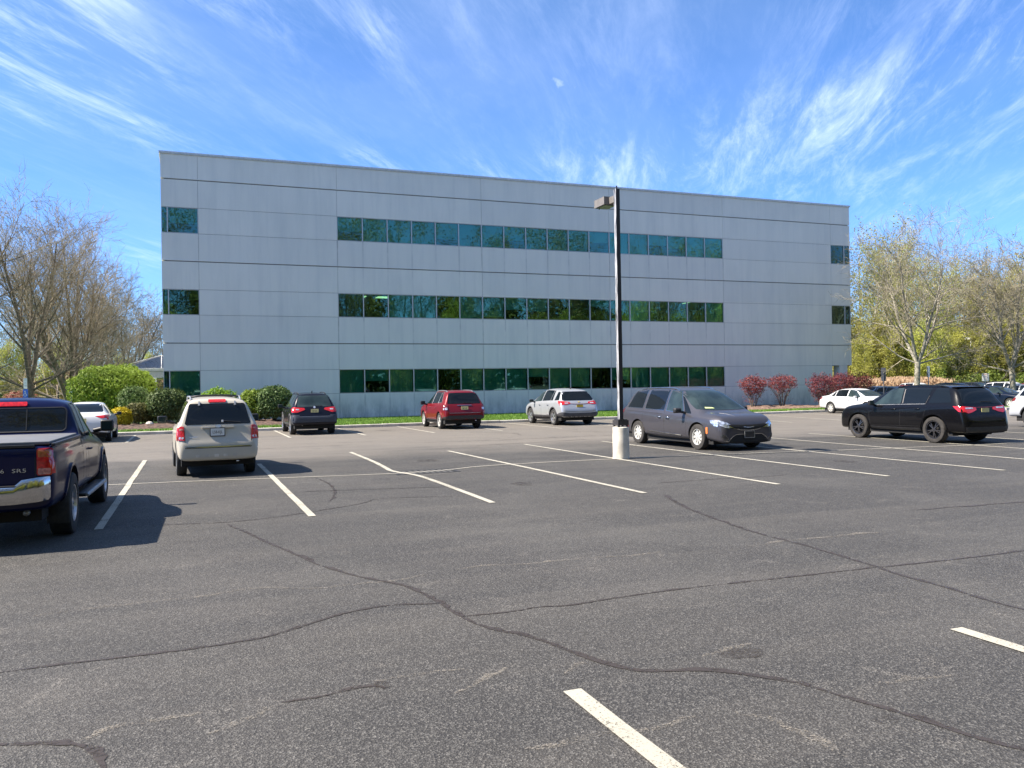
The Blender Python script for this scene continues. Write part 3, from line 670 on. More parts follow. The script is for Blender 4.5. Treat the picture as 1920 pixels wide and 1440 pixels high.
blinds = {0: {0: 1, 1: .5, 2: 1, 3: 1, 5: 1, 6: 1, 7: 1, 8: .4, 9: 1, 10: .9, 12: .6, 13: 1, 14: 1, 15: 1, 16: 1, 17: 1}, 1: {2: 1, 3: 1, 5: 1, 6: .9, 7: .55, 8: .6, 11: .3, 13: 1, 17: 1}, 2: {0: .6, 1: 1, 2: 1, 3: 1, 4: .7, 5: 1, 6: 1, 7: .6, 8: 1, 9: 1, 10: 1, 11: .5, 12: 1, 13: 1, 14: .5, 15: .6, 16: 1, 17: 1}}
for r, (z0, z1) in enumerate(rowz):
    for i in range(18): window(PX0 + i * PDX, PX0 + (i + 1) * PDX, z0, z1, blinds[r].get(i))
    window(BX0 + .005, -.86, z0, z1); window(-.86, .63, z0, z1, (1, None, .6)[r])
    if r: window(42.29, 43.49, z0, z1, .8 if r == 1 else None); window(43.49, BX1 - .005, z0, z1)
    # return panes round the two corners
    for xs, ok in ((BX0, True), (BX1 - .11, r > 0)):
        if ok:
            f = MB(); f.box(xs, xs + .11, BY + .115, BY + 1.49, z1 - .03, z1 - .003); f.box(xs, xs + .11, BY + .115, BY + 1.49, z0 + .003, z0 + .03); f.box(xs, xs + .11, BY + 1.46, BY + 1.49, z0 + .03, z1 - .03)
            o = bpart(f, 'window', 'window_alu'); MB().box(xs + .05, xs + .058, BY + .115, BY + 1.46, z0 + .03, z1 - .03).build('pane', 'window_glass', o)
# open porch at the far corner: side wall, soffit, column
mb = MB(); mb.box(42.11, 42.27, BY + .262, BY + 8.0, 0, ZL[2] - .02); mb.box(42.275, BX1 - .02, BY + 7.85, BY + 8.0, 0, ZL[2] - .02); mb.box(42.3, BX1 - .17, BY + .262, BY + 7.8, ZL[2] - .0, ZL[2] + .08); bpart(mb, 'porch_wall', 'facade_panel')
mb = MB(); mb.box(42.93, 43.62, BY + .02, BY + .62, 0, ZL[2] + .0); bpart(mb, 'column', 'facade_panel')

# glazed entrance canopy to the left of the building
can = thing('entrance_canopy', 'white entrance canopy with glass pyramid roof at left end of building', 'canopy', (-3.1, 68.0, 0))
hw = 2.35; zt = 3.45
mb = MB(); mb.box(-hw, hw + 1.2, -hw, hw, zt - .62, zt - .12); mb.build('fascia', 'grey_fascia', can)
mb = MB(); mb.box(-hw - .12, hw + 1.2, -hw - .12, hw + .12, zt - .115, zt); mb.box(-hw - .16, hw + 1.2, -hw - .16, hw + .16, zt + .003, zt + .06); mb.build('gutter', 'white_metal', can)
apex = (1.3, 0, 4.55); cs = [(-1.95, -1.9, zt + .062), (3.0, -1.9, zt + .062), (3.0, 1.9, zt + .062), (-1.95, 1.9, zt + .062)]
g = MB(); g.add([apex] + cs, [(0, 1, 2), (0, 2, 3), (0, 3, 4), (0, 4, 1)]); g.build('glass_roof', 'canopy_glass', can)
g = MB()
for c in cs: g.tube([c, apex], .045, 4)
for a, b in zip(cs, cs[1:] + cs[:1]): g.tube([a, b], .04, 4)
g.tube([((cs[0][0] + cs[1][0]) / 2 + .8, -1.9, zt + .08), apex], .035, 4)
g.build('roof_bars', 'white_metal', can)
for x, y in ((-2.1, -2.1), (-2.1, 2.1), (1.9, 2.1)):
    g = MB(); g.lathe([(0, .14), (.25, .14), (.27, .11), (zt - .62, .11)], 16, axis='Z', center=(x, y, 0)); g.build('post', 'white_metal', can)

# ------------------------------------------------------------------ vegetation
def rvec(r): 
    while True:
        v = Vector((r.uniform(-1, 1), r.uniform(-1, 1), r.uniform(-1, 1)))
        if .01 < v.length < 1: return v.normalized()
def leaf_quad(mb, p, nrm, s, r, asp=.55):
    u = nrm.orthogonal().normalized(); a = r.uniform(0, 2 * pi); u = (Matrix.Rotation(a, 3, nrm) @ u); w = nrm.cross(u)
    o = len(mb.v); mb.v += [tuple(p - u * s), tuple(p + w * s * asp), tuple(p + u * s), tuple(p - w * s * asp)]; mb.f.append((o, o + 1, o + 2, o + 3)); mb.m.append(0)
def grow(r, trunk, twig, leaves, p, d, L, rad, lev, P):
    """one limb with its children; thick limbs go to the trunk mesh, fine ones to the crown mesh"""
    seg = P['seg'][min(lev, len(P['seg']) - 1)]; pts = [p.copy()]; rr = [rad]; q = p.copy(); dd = d.copy()
    up = P['up'][min(lev, len(P['up']) - 1)]; cr = P['crook'][min(lev, len(P['crook']) - 1)]
    for i in range(seg):
        dd = (dd + rvec(r) * cr + Vector((0, 0, up))).normalized(); q = q + dd * (L / seg)
        pts.append(q.copy()); rr.append(rad * (1 - (i + 1) / seg * (P['tap'] if lev < P['levels'] else .8)))
    tgt = trunk if lev <= P['trunk_lev'] else twig
    tgt.tube(pts, rr, 8 if lev == 0 else (5 if lev <= 1 else 3), cap=False)
    if lev >= P['levels']:
        if leaves is not None:
            for _ in range(P['leaf_n']):
                t = r.random(); k = min(seg - 1, int(t * seg)); b = pts[k].lerp(pts[k + 1], t * seg - k)
                leaf_quad(leaves, b + rvec(r) * P['leaf_sp'], rvec(r), P['leaf_s'] * r.uniform(.6, 1.3), r)
        return
    n = P['n'][lev]; t0 = P['start'][min(lev, len(P['start']) - 1)]
    for c in range(n):
        t = t0 + (1 - t0) * ((c + r.random()) / n); k = min(seg - 1, int(t * seg)); b = pts[k].lerp(pts[k + 1], t * seg - k)
        ax = (pts[k + 1] - pts[k]).normalized(); ang = radians(r.gauss(P['ang'][lev], 7))
        side = Matrix.Rotation(r.uniform(0, 2 * pi) if lev else (c * 2.4 + r.uniform(-.4, .4)), 3, ax) @ ax.orthogonal().normalized()
        nd = (ax * cos(ang) + side * sin(ang)).normalized()
        rl = rr[k] + (rr[k + 1] - rr[k]) * (t * seg - k)
        grow(r, trunk, twig, leaves, b, nd, L * P['len'][lev] * r.uniform(.75, 1.2) * (1 - .45 * max(0, t - .5) if lev == 0 else 1), max(P['rmin'], rl * P['rat'][lev]), lev + 1, P)
def make_tree(name, label, cat, loc, seed, P, bark, twigm, leafm=None, group=None):
    r = random.Random(seed); t = thing(name, label, cat, loc, 0, group)
    A = MB(); B = MB(); C = MB() if leafm else None
    H = P['trunk_h']; base = [Vector((0, 0, -.1)), Vector((0, 0, .15)), Vector((.02, 0, H * .5)), Vector((r.uniform(-.1, .1), r.uniform(-.1, .1), H))]
    R0 = P['r0']; A.tube(base, [R0 * 1.35, R0 * 1.08, R0 * .95, R0 * .92], 10, cap=False)
    tips = P['stems']
    for s in range(tips):
        a = 2 * pi * s / tips + r.uniform(-.4, .4) + P.get('a0', 0); tilt = radians(P['stem_ang'] * r.uniform(.6, 1.25)) if tips > 1 else radians(3)
        d = Vector((cos(a) * sin(tilt), sin(a) * sin(tilt), cos(tilt)))
        grow(r, A, B, C, base[-1] - Vector((0, 0, .15)), d, P['H'] * r.uniform(.88, 1.08), R0 * (.62 if tips > 1 else .9), 0, P)
    # a few low side limbs
    for s in range(P.get('low', 0)):
        a = P.get('low_a', [r.uniform(0, 2 * pi) for _ in range(9)])[s]; z = H * r.uniform(.75, 1.0)
        grow(r, A, B, C, Vector((0, 0, z)), Vector((cos(a), sin(a), .35)).normalized(), P['H'] * .5, R0 * .33, 1, P)
    A.build('trunk', bark, t, smooth=True); 
    B.build('crown', twigm, t)
    if C: C.build('foliage', leafm, t)
    if P.get('fit'):
        k = P['fit'] / sorted(v[2] for v in B.v)[int(len(B.v) * .998)]; t.scale = (k, k, k)
    return t
VASE = dict(H=12.0, fit=0, r0=.24, trunk_h=2.0, stems=4, stem_ang=20, levels=4, trunk_lev=1, seg=[7, 6, 5, 4, 3], up=[.03, .06, .05, .03, .02], crook=[.09, .12, .12, .09, .05],
            n=[12, 7, 5, 4], start=[.15, .2, .15, .1], ang=[34, 36, 38, 36], len=[.42, .50, .52, .55], rat=[.56, .58, .58, .62], tap=.72, rmin=.0085, low=2)
left_defs = [  # X, Y, seed, H, stems, label
    (-14.6, 58.5, 3, 14.6, 5, 'tallest bare tree rising at the far left edge behind the dark blue pickup'),
    (-9.3, 60.5, 7, 12.6, 3, 'bare forked tree with thick grey trunk beside the blue accessible parking sign'),
    (-7.9, 66.5, 12, 12.4, 5, 'bare vase shaped tree with several stems behind the small white sign'),
    (-9.2, 80.0, 21, 13.0, 4, 'bare tree behind the large rounded green bush'),
    (-8.3, 93.0, 28, 12.5, 4, 'smaller bare tree rising behind the entrance canopy roof'),
    (-6.8, 108.0, 33, 12.5, 4, 'distant bare tree just left of the building corner')]
lowa = {0: [0.0, 3.0], 1: [3.2, .2, 5.8], 2: [.3, 3.4, 2.6]}
for i, (x, y, sd, H, st, lb) in enumerate(left_defs):
    P = dict(VASE); P['H'] = H * .92; P['stems'] = st; P['r0'] = (.34, .30, .32, .30, .30, .30)[i]; P['stem_ang'] = (24, 22, 24, 22, 22, 22)[i]; P['trunk_h'] = (1.8, 3.0, 1.5, 2, 2, 2)[i]
    P['fit'] = (15.8, 15.2, 15.0, 15.2, 15.0, 15.0)[i]
    P['rmin'] = (.012, .012, .013, .015, .017, .019)[i]
    if i in lowa: P['low_a'] = lowa[i]; P['low'] = len(lowa[i])
    if i >= 3: P['n'] = [11, 6, 4, 4]
    make_tree('bare_tree', lb, 'tree', (x, y, 0), sd, P, 'bark', 'twig' if i != 0 else 'twig_pale', group='bare trees left of the building')
OAK = dict(VASE); OAK.update(fit=12.8, H=9.6, r0=.25, trunk_h=3.9, stems=4, stem_ang=30, crook=[.14, .18, .18, .12, .06], n=[11, 7, 6, 4], ang=[42, 46, 44, 42], len=[.50, .52, .52, .5], low=3, low_a=[2.6, .1, 5.6], up=[.03, .05, .04, .03, .0], rmin=.012)
make_tree('bare_tree', 'spreading bare tree with pale trunk right of the building behind the black SUV', 'tree', (44.95, 41.8, 0), 42, OAK, 'bark_pale', 'twig_pale', group='bare trees right of the building')
P = dict(OAK); P.update(fit=11.4, H=7.6, trunk_h=3.0, stem_ang=24, r0=.22, low_a=[2.2, 3.6, 5.0])
make_tree('bare_tree', 'bare tree with pale trunk standing in the kerbed island at the right edge', 'tree', (50.2, 39.0, 0), 57, P, 'bark_pale', 'twig_pale', group='bare trees right of the building')

# woodland trees: a few kinds, copied
WOOD = dict(H=9.0, r0=.16, trunk_h=4.0, stems=1, stem_ang=10, levels=2, trunk_lev=1, seg=[7, 5, 4], up=[.05, .10, .06], crook=[.07, .16, .2], n=[20, 8], start=[.0, .2], ang=[52, 45], len=[.34, .5], rat=[.42, .55], tap=.8, rmin=.016,
            leaf_n=16, leaf_sp=.45, leaf_s=.105)
protos = []
for sd, lm, ln, H, n0, lb in ((101, 'leaf_spring', 22, 11, 24, 'yellow green spring tree in the wood right of the building'), (102, 'leaf_olive_far', 14, 12, 24, 'thin leaved olive tree in the wood beside the building'),
                      (103, 'leaf_brown_far', 7, 12, 26, 'half bare brownish tree in the wood beside the building'), (104, 'leaf_spring', 30, 8, 22, 'low bushy yellow green tree at the front of the wood')):
    P = dict(WOOD); P['leaf_n'] = int(ln * 1.55); P['H'] = H; P['n'] = [n0, 9]; P['start'] = [0 if sd != 104 else -.0, .2]; P['trunk_h'] = 3.5 if sd != 104 else 1.0
    protos.append((make_tree('woodland_tree', lb, 'tree', (0, 0, 0), sd, P, 'bark_pale', 'twig', lm, group='trees of the wood'), lb))
rw2 = random.Random(5)
def depthpt(px, d):
    t = (px - 960) / 1566.08; return Vector((F_.x + R_.x * t, F_.y + R_.y * t, 0)) * d
used = set()
def put(k, x, y, s, label, group):
    t, lb = protos[k]
    if k in used: o = copy_tree(t, label, (x, y, 0), rw2.uniform(0, 6.28), (s, s, s * rw2.uniform(.92, 1.12)), group)
    else:
        o = t; used.add(k); o.location = (x, y, 0); o.rotation_euler = (0, 0, rw2.uniform(0, 6.28)); o.scale = (s, s, s); o['label'] = label; o['group'] = group
    return o
KL = ['yellow green leafing tree', 'olive thin leaved tree', 'half bare brownish tree', 'low bushy yellow green tree']
# right hand wood
for px, d, k, s in ((1598, 104, 1, 0.93), (1616, 118, 1, 1.14), (1634, 96, 1, 1.02), (1646, 108, 1, 1.10), (1662, 98, 0, 1.00), (1680, 112, 0, 1.11), (1695, 96, 0, 0.88), (1712, 116, 1, 1.04), (1728, 104, 0, 0.93),
                    (1745, 94, 0, 0.77), (1760, 112, 0, 0.93), (1778, 98, 0, 0.81), (1795, 116, 1, 1.00), (1810, 100, 0, 0.86), (1828, 108, 0, 0.90), (1845, 96, 0, 0.79), (1862, 112, 2, 1.00), (1880, 98, 0, 0.84), (1898, 110, 0, 0.93), (1914, 97, 0, 0.84), (1935, 104, 0, 0.93), (1960, 100, 1, 1.16), (1990, 104, 0, 1.16),
                    (1606, 90, 3, .85), (1628, 87, 3, .7), (1654, 88, 3, .8), (1676, 86, 3, .66), (1700, 88, 3, .78), (1722, 86, 3, .7), (1750, 85, 3, .75), (1772, 87, 3, .8), (1796, 85, 3, .72), (1822, 87, 3, .85), (1846, 85, 3, .7), (1870, 87, 3, .82), (1894, 85, 3, .75), (1918, 87, 3, .8), (1945, 86, 3, .8)):
    p = depthpt(px, d); put(k, p.x, p.y, s, KL[k] + ' in the wood right of the building', 'trees of the wood right of the building')
# left hand wood, far beyond the bare trees
for px, d, k, s in ((-70, 110, 1, .8), (-35, 125, 2, .85), (-8, 112, 1, .75), (18, 128, 2, .85), (40, 112, 3, .8), (62, 124, 1, .85), (85, 112, 2, .72), (108, 128, 1, .85), (128, 113, 3, .85), (150, 125, 2, .85), (172, 112, 1, .7), (195, 128, 2, .85), (215, 116, 1, .72), (236, 128, 2, .85), (256, 116, 2, .72), (276, 126, 1, .8), (294, 118, 2, .7), (312, 128, 2, .8), (10, 104, 3, .75), (95, 104, 3, .7), (160, 105, 3, .65), (225, 106, 3, .6), (282, 106, 3, .62)):
    p = depthpt(px, d); put(k, p.x, p.y, s, KL[k] + ' in the wood left of the building', 'trees of the wood left of the building')
# wood behind the photographer: it is what the windows mirror
for i in range(46):
    x = -24 + i * 2.9 + rw2.uniform(-1.4, 1.4); y = -16 - rw2.uniform(0, 14); k = rw2.choice((0, 1, 1, 2, 2)); s = rw2.uniform(1.0, 1.5)
    put(k, x, y, s, KL[k] + ' in the wood across the parking lot', 'trees of the wood across the parking lot')
for i in range(26):
    x = -26 + i * 5.0 + rw2.uniform(-1.4, 1.4); y = -11 - rw2.uniform(0, 4)
    put(3, x, y, rw2.uniform(1.0, 1.3), KL[3] + ' in the wood across the parking lot', 'trees of the wood across the parking lot')

def understory(name, poly, n, h, s, mat, seed, zb=0.0, blob_n=60):
    """a bank of brushwood leaves nobody could count"""
    r = random.Random(seed); mb = MB(); (x0, y0), (x1, y1), dep = poly
    a = Vector((x0, y0, 0)); b = Vector((x1, y1, 0)); d = (b - a); nr = Vector((-d.y, d.x, 0)).normalized()
    hs = [h * r.uniform(.45, 1.25) for _ in range(blob_n)]
    for _ in range(n):
        t = r.random(); i = int(t * blob_n * .999); u = (t * blob_n) % 1; hh = hs[i] * (1 - .5 * (2 * u - 1) ** 2)
        p = a + d * t + nr * (r.random() * dep); p.z = zb + hh * (r.random() ** .8)
        leaf_quad(mb, p, rvec(r), s * r.uniform(.6, 1.4), r, .6)
    o = mb.build(name, mat); o['kind'] = 'stuff'; return o
A_, B_ = depthpt(1560, 90), depthpt(1990, 90)
understory('brushwood', ((A_.x, A_.y), (B_.x, B_.y), 14), 36000, 5.4, .17, 'leaf_spring', 71)
A_, B_ = depthpt(1740, 82), depthpt(1990, 82)
understory('green_thicket', ((A_.x, A_.y), (B_.x, B_.y), 3), 9000, 2.4, .13, 'leaf_mid', 72, blob_n=18)
A_, B_ = depthpt(-90, 106), depthpt(330, 106)
understory('brushwood', ((A_.x, A_.y), (B_.x, B_.y), 24), 40000, 5.0, .19, 'leaf_brown_far', 73, blob_n=50)
A_, B_ = depthpt(-90, 98), depthpt(330, 98)
understory('brushwood', ((A_.x, A_.y), (B_.x, B_.y), 6), 16000, 3.2, .15, 'leaf_olive_far', 74, blob_n=40)
understory('brushwood', ((-34, -18), (112, -18), -8), 52000, 15.5, .42, 'leaf_olive_far', 75, blob_n=46)
understory('brushwood', ((-120, 20), (-60, 130), 8), 6000, 6.0, .5, 'leaf_olive_far', 76)
A_, B_ = depthpt(1585, 80), depthpt(1745, 80)
r = random.Random(8); mb = MB()
for _ in range(7000):
    t = r.random(); p = A_.lerp(B_, t) + Vector((r.uniform(-1.5, 2.5), r.uniform(-1, 3), 0)); h = r.uniform(.9, 1.9) + .5 * noise.noise(p * .35) ; l = Vector((r.gauss(0, .22), r.gauss(0, .22), 0)) * h
    d = Vector((r.uniform(-1, 1), r.uniform(-1, 1), 0)).normalized() * .018; o = len(mb.v)
    mb.v += [tuple(p - d), tuple(p + d), tuple(p + l + Vector((0, 0, h)))]; mb.f.append((o, o + 1, o + 2))
    q = p + l * .92 + Vector((0, 0, h * .92))
    for _k in range(2):
        o = len(mb.v); e = rvec(r) * .10; mb.v += [tuple(q - e), tuple(q + e), tuple(q + Vector((e.y, e.x, .28)))]; mb.f.append((o, o + 1, o + 2))
mb.m = [0] * len(mb.f); o = mb.build('reeds', 'reed'); o['kind'] = 'stuff'

def shrub(name, label, cat, loc, rx, ry, h, n, s, mat, seed, z0=.05, stems=6, group=None, lump=.18, sq=2.4, inner=.5, stemmat='bark', stemr=.02, lowcut=-.75, asp=.55):
    """clipped shrub: leaves through the outer shell of a lumpy rounded volume, on real stems"""
    r = random.Random(seed); t = thing(name, label, cat, loc, r.uniform(0, .3), group); mb = MB(); cz = z0 + h * .5 / 1.0
    for _ in range(n):
        d = rvec(r)
        if d.z < lowcut: continue
        k = (abs(d.x) ** sq + abs(d.y) ** sq + abs(d.z) ** sq) ** (-1 / sq)
        lm = 1 + lump * noise.noise(d * 2.3 + Vector((seed, 0, 0))) + lump * .6 * noise.noise(d * 6 + Vector((0, seed, 0))) + lump * .35 * noise.noise(d * 14)
        q = inner + (1 - inner) * r.random() ** .45; k *= lm * q
        p = Vector((d.x * rx * k, d.y * ry * k, cz + d.z * h * .5 * k))
        if p.z < .03: continue
        nn = (d + rvec(r) * .9).normalized(); leaf_quad(mb, p, nn, s * r.uniform(.6, 1.35), r, asp)
        if q > .97 and r.random() < .25:      # stray shoots
            leaf_quad(mb, p + d * r.uniform(.02, .10), rvec(r), s * .8, r, .4)
    S_ = MB()
    for i in range(stems):
        a = 2 * pi * i / stems + r.uniform(-.3, .3); e = Vector((cos(a) * rx * .6, sin(a) * ry * .6, cz + h * .15)); m_ = e * .5 + Vector((-cos(a) * rx * .12, -sin(a) * ry * .12, 0))
        S_.tube([(cos(a) * .08, sin(a) * .08, -.05), m_ * .6, m_, e], [stemr * 1.6, stemr * 1.3, stemr, stemr * .5], 5, cap=False)
        for j in range(6):
            b = m_.lerp(e, r.random()); S_.tube([b, b + Vector((r.uniform(-.3, .3) * rx, r.uniform(-.3, .3) * ry, r.uniform(.1, .4) * h * .5))], [stemr * .5, stemr * .2], 3, cap=False)
    mb.build('foliage', mat, t); S_.build('stems', stemmat, t); return t
shrub('rounded_bush', 'large bright green rounded bush behind the white sedan', 'bush', (-4.1, 54.6, 0), 2.38, 2.2, 3.35, 26000, .085, 'leaf_bright', 1, lump=.10, sq=2.5, stemr=.04)
shrub('shrub', 'dark green rounded shrub in front of the large bright bush', 'shrub', (-2.75, 50.4, .1), .82, .8, 1.45, 7000, .06, 'leaf_dark', 2, z0=.55, lump=.14)
shrub('shrub', 'large dark green shrub at the left corner of the building', 'shrub', (-.95, 48.9 - 3.6, .1), 1.02, .85, 1.78, 11000, .06, 'leaf_dark', 3, lump=.15)
shrub('shrub', 'low olive shrub between the yellow shrub and the dark corner shrub', 'shrub', (-2.35, 45.4, .1), .72, .65, 1.12, 6000, .045, 'leaf_olive', 4, lump=.14)
shrub('shrub', 'loose light green shoots beside the low olive shrub', 'shrub', (-1.72, 45.7, .1), .42, .4, 1.15, 1500, .055, 'leaf_bright', 14, lump=.3)
shrub('shrub', 'small yellow leaved shrub behind the white sedan', 'shrub', (-2.95, 43.4, .1), .48, .45, .92, 4500, .045, 'leaf_yellow', 5, lump=.15)
shrub('shrub', 'loose light green shrub behind the beige SUV', 'shrub', (1.5, 44.9, .1), .95, .55, 1.70, 6500, .065, 'leaf_bright', 6, lump=.3)
shrub('shrub', 'bright green leafy shrub left of the dark egg shaped shrub', 'shrub', (3.15, 44.4, .1), .80, .7, 1.68, 8000, .065, 'leaf_bright', 7, lump=.2)
shrub('shrub', 'dark green egg shaped shrub left of the black SUV by the wall', 'shrub', (4.1, 44.0, .1), .95, .8, 1.85, 11000, .06, 'leaf_dark', 8, lump=.1)
mb = MB(); mb.lathe([(0, .17), (.06, .19), (.13, .14), (.17, .05)], 9, axis='Z', close=True); o = mb.build('stone', 'kerb_concrete', None, (-1.75, 44.0, .2)); tag(o, 'pale stone lying in the mulch below the corner shrub', 'stone')
def burning(loc, rx, ry, h, label, seed, n, zc):
    r = random.Random(seed); t = thing('red_shrub', label, 'shrub', loc, 0, 'red leaved shrubs by the right end of the building'); A = MB(); L_ = MB()
    for i in range(9):
        a = 2 * pi * i / 9 + r.uniform(-.3, .3); rad = r.uniform(.45, .95)
        e = Vector((cos(a) * rx * rad, sin(a) * ry * rad, zc + r.uniform(0, .4) * h)); m_ = Vector((e.x * .35, e.y * .35, zc * .6))
        A.tube([(cos(a) * .07, sin(a) * .07, -.05), m_, e], [.032, .024, .010], 5, cap=False)
        for j in range(9):
            b = m_.lerp(e, r.random()); q = b + Vector((r.uniform(-.4, .4) * rx, r.uniform(-.4, .4) * ry, r.uniform(.15, .6) * h * .6)); A.tube([b, q], [.009, .004], 3, cap=False)
    for _ in range(n):
        d = rvec(r); lm = 1 + .42 * noise.noise(d * 2.4 + Vector((seed, 0, 0))) + .25 * noise.noise(d * 6); q = .35 + .65 * r.random() ** .5
        zz = d.z * h * .5 * lm * q; wide = 1.0 + .25 * (zz / h)
        p = Vector((d.x * rx * lm * q * wide, d.y * ry * lm * q * wide, zc + h * .45 + (zz if zz > -.15 * h else zz * 1.15)))
        leaf_quad(L_, p, rvec(r), .042 * r.uniform(.6, 1.4), r)
    for _ in range(n // 9):
        a = r.uniform(0, 2 * pi); k = r.random(); p = Vector((cos(a) * rx * .8 * k, sin(a) * ry * .8 * k, r.uniform(.35, zc + .2))); leaf_quad(L_, p, rvec(r), .035, r)
    L_.build('foliage', 'leaf_red', t); A.build('stems', 'bark', t); return t
def P2(px, d): v = depthpt(px, d); return (v.x, v.y, .12)
burning(P2(1412, 52.5), .90, .75, 1.15, 'left one of the two red shrubs against the grey wall', 1, 2700, 1.0)
burning(P2(1466, 53.0), 1.02, .8, 1.0, 'right one of the two red shrubs against the grey wall with bare forked stems', 2, 2300, 1.15)
burning(P2(1540, 52.5), .85, .8, 1.45, 'red shrub with bare lower stems just left of the white sedan by the wall', 3, 3300, .75)
burning(P2(1578, 55.5), 1.05, .8, 1.25, 'red shrub in front of the corner porch column', 4, 3300, 1.0)
burning(P2(1612, 58.0), 1.10, .8, 1.2, 'rightmost red shrub beyond the building corner', 5, 3300, 1.0)
shrub('shrub', 'reddish leaved shrub far behind the blue accessible parking sign', 'shrub', (-12.4, 76, 0), 1.3, 1.2, 2.0, 3500, .10, 'leaf_reddish', 21)
shrub('shrub', 'dark red shrub behind the second accessible sign by the canopy', 'shrub', (-1.9, 57.5, 0), .9, .8, 1.35, 4000, .07, 'leaf_red', 22)
shrub('shrub', 'grey green shrub at the far left beyond the pickup roof', 'shrub', (-15.2, 72, 0), 2.2, 1.6, 2.4, 5000, .12, 'leaf_dark', 23)

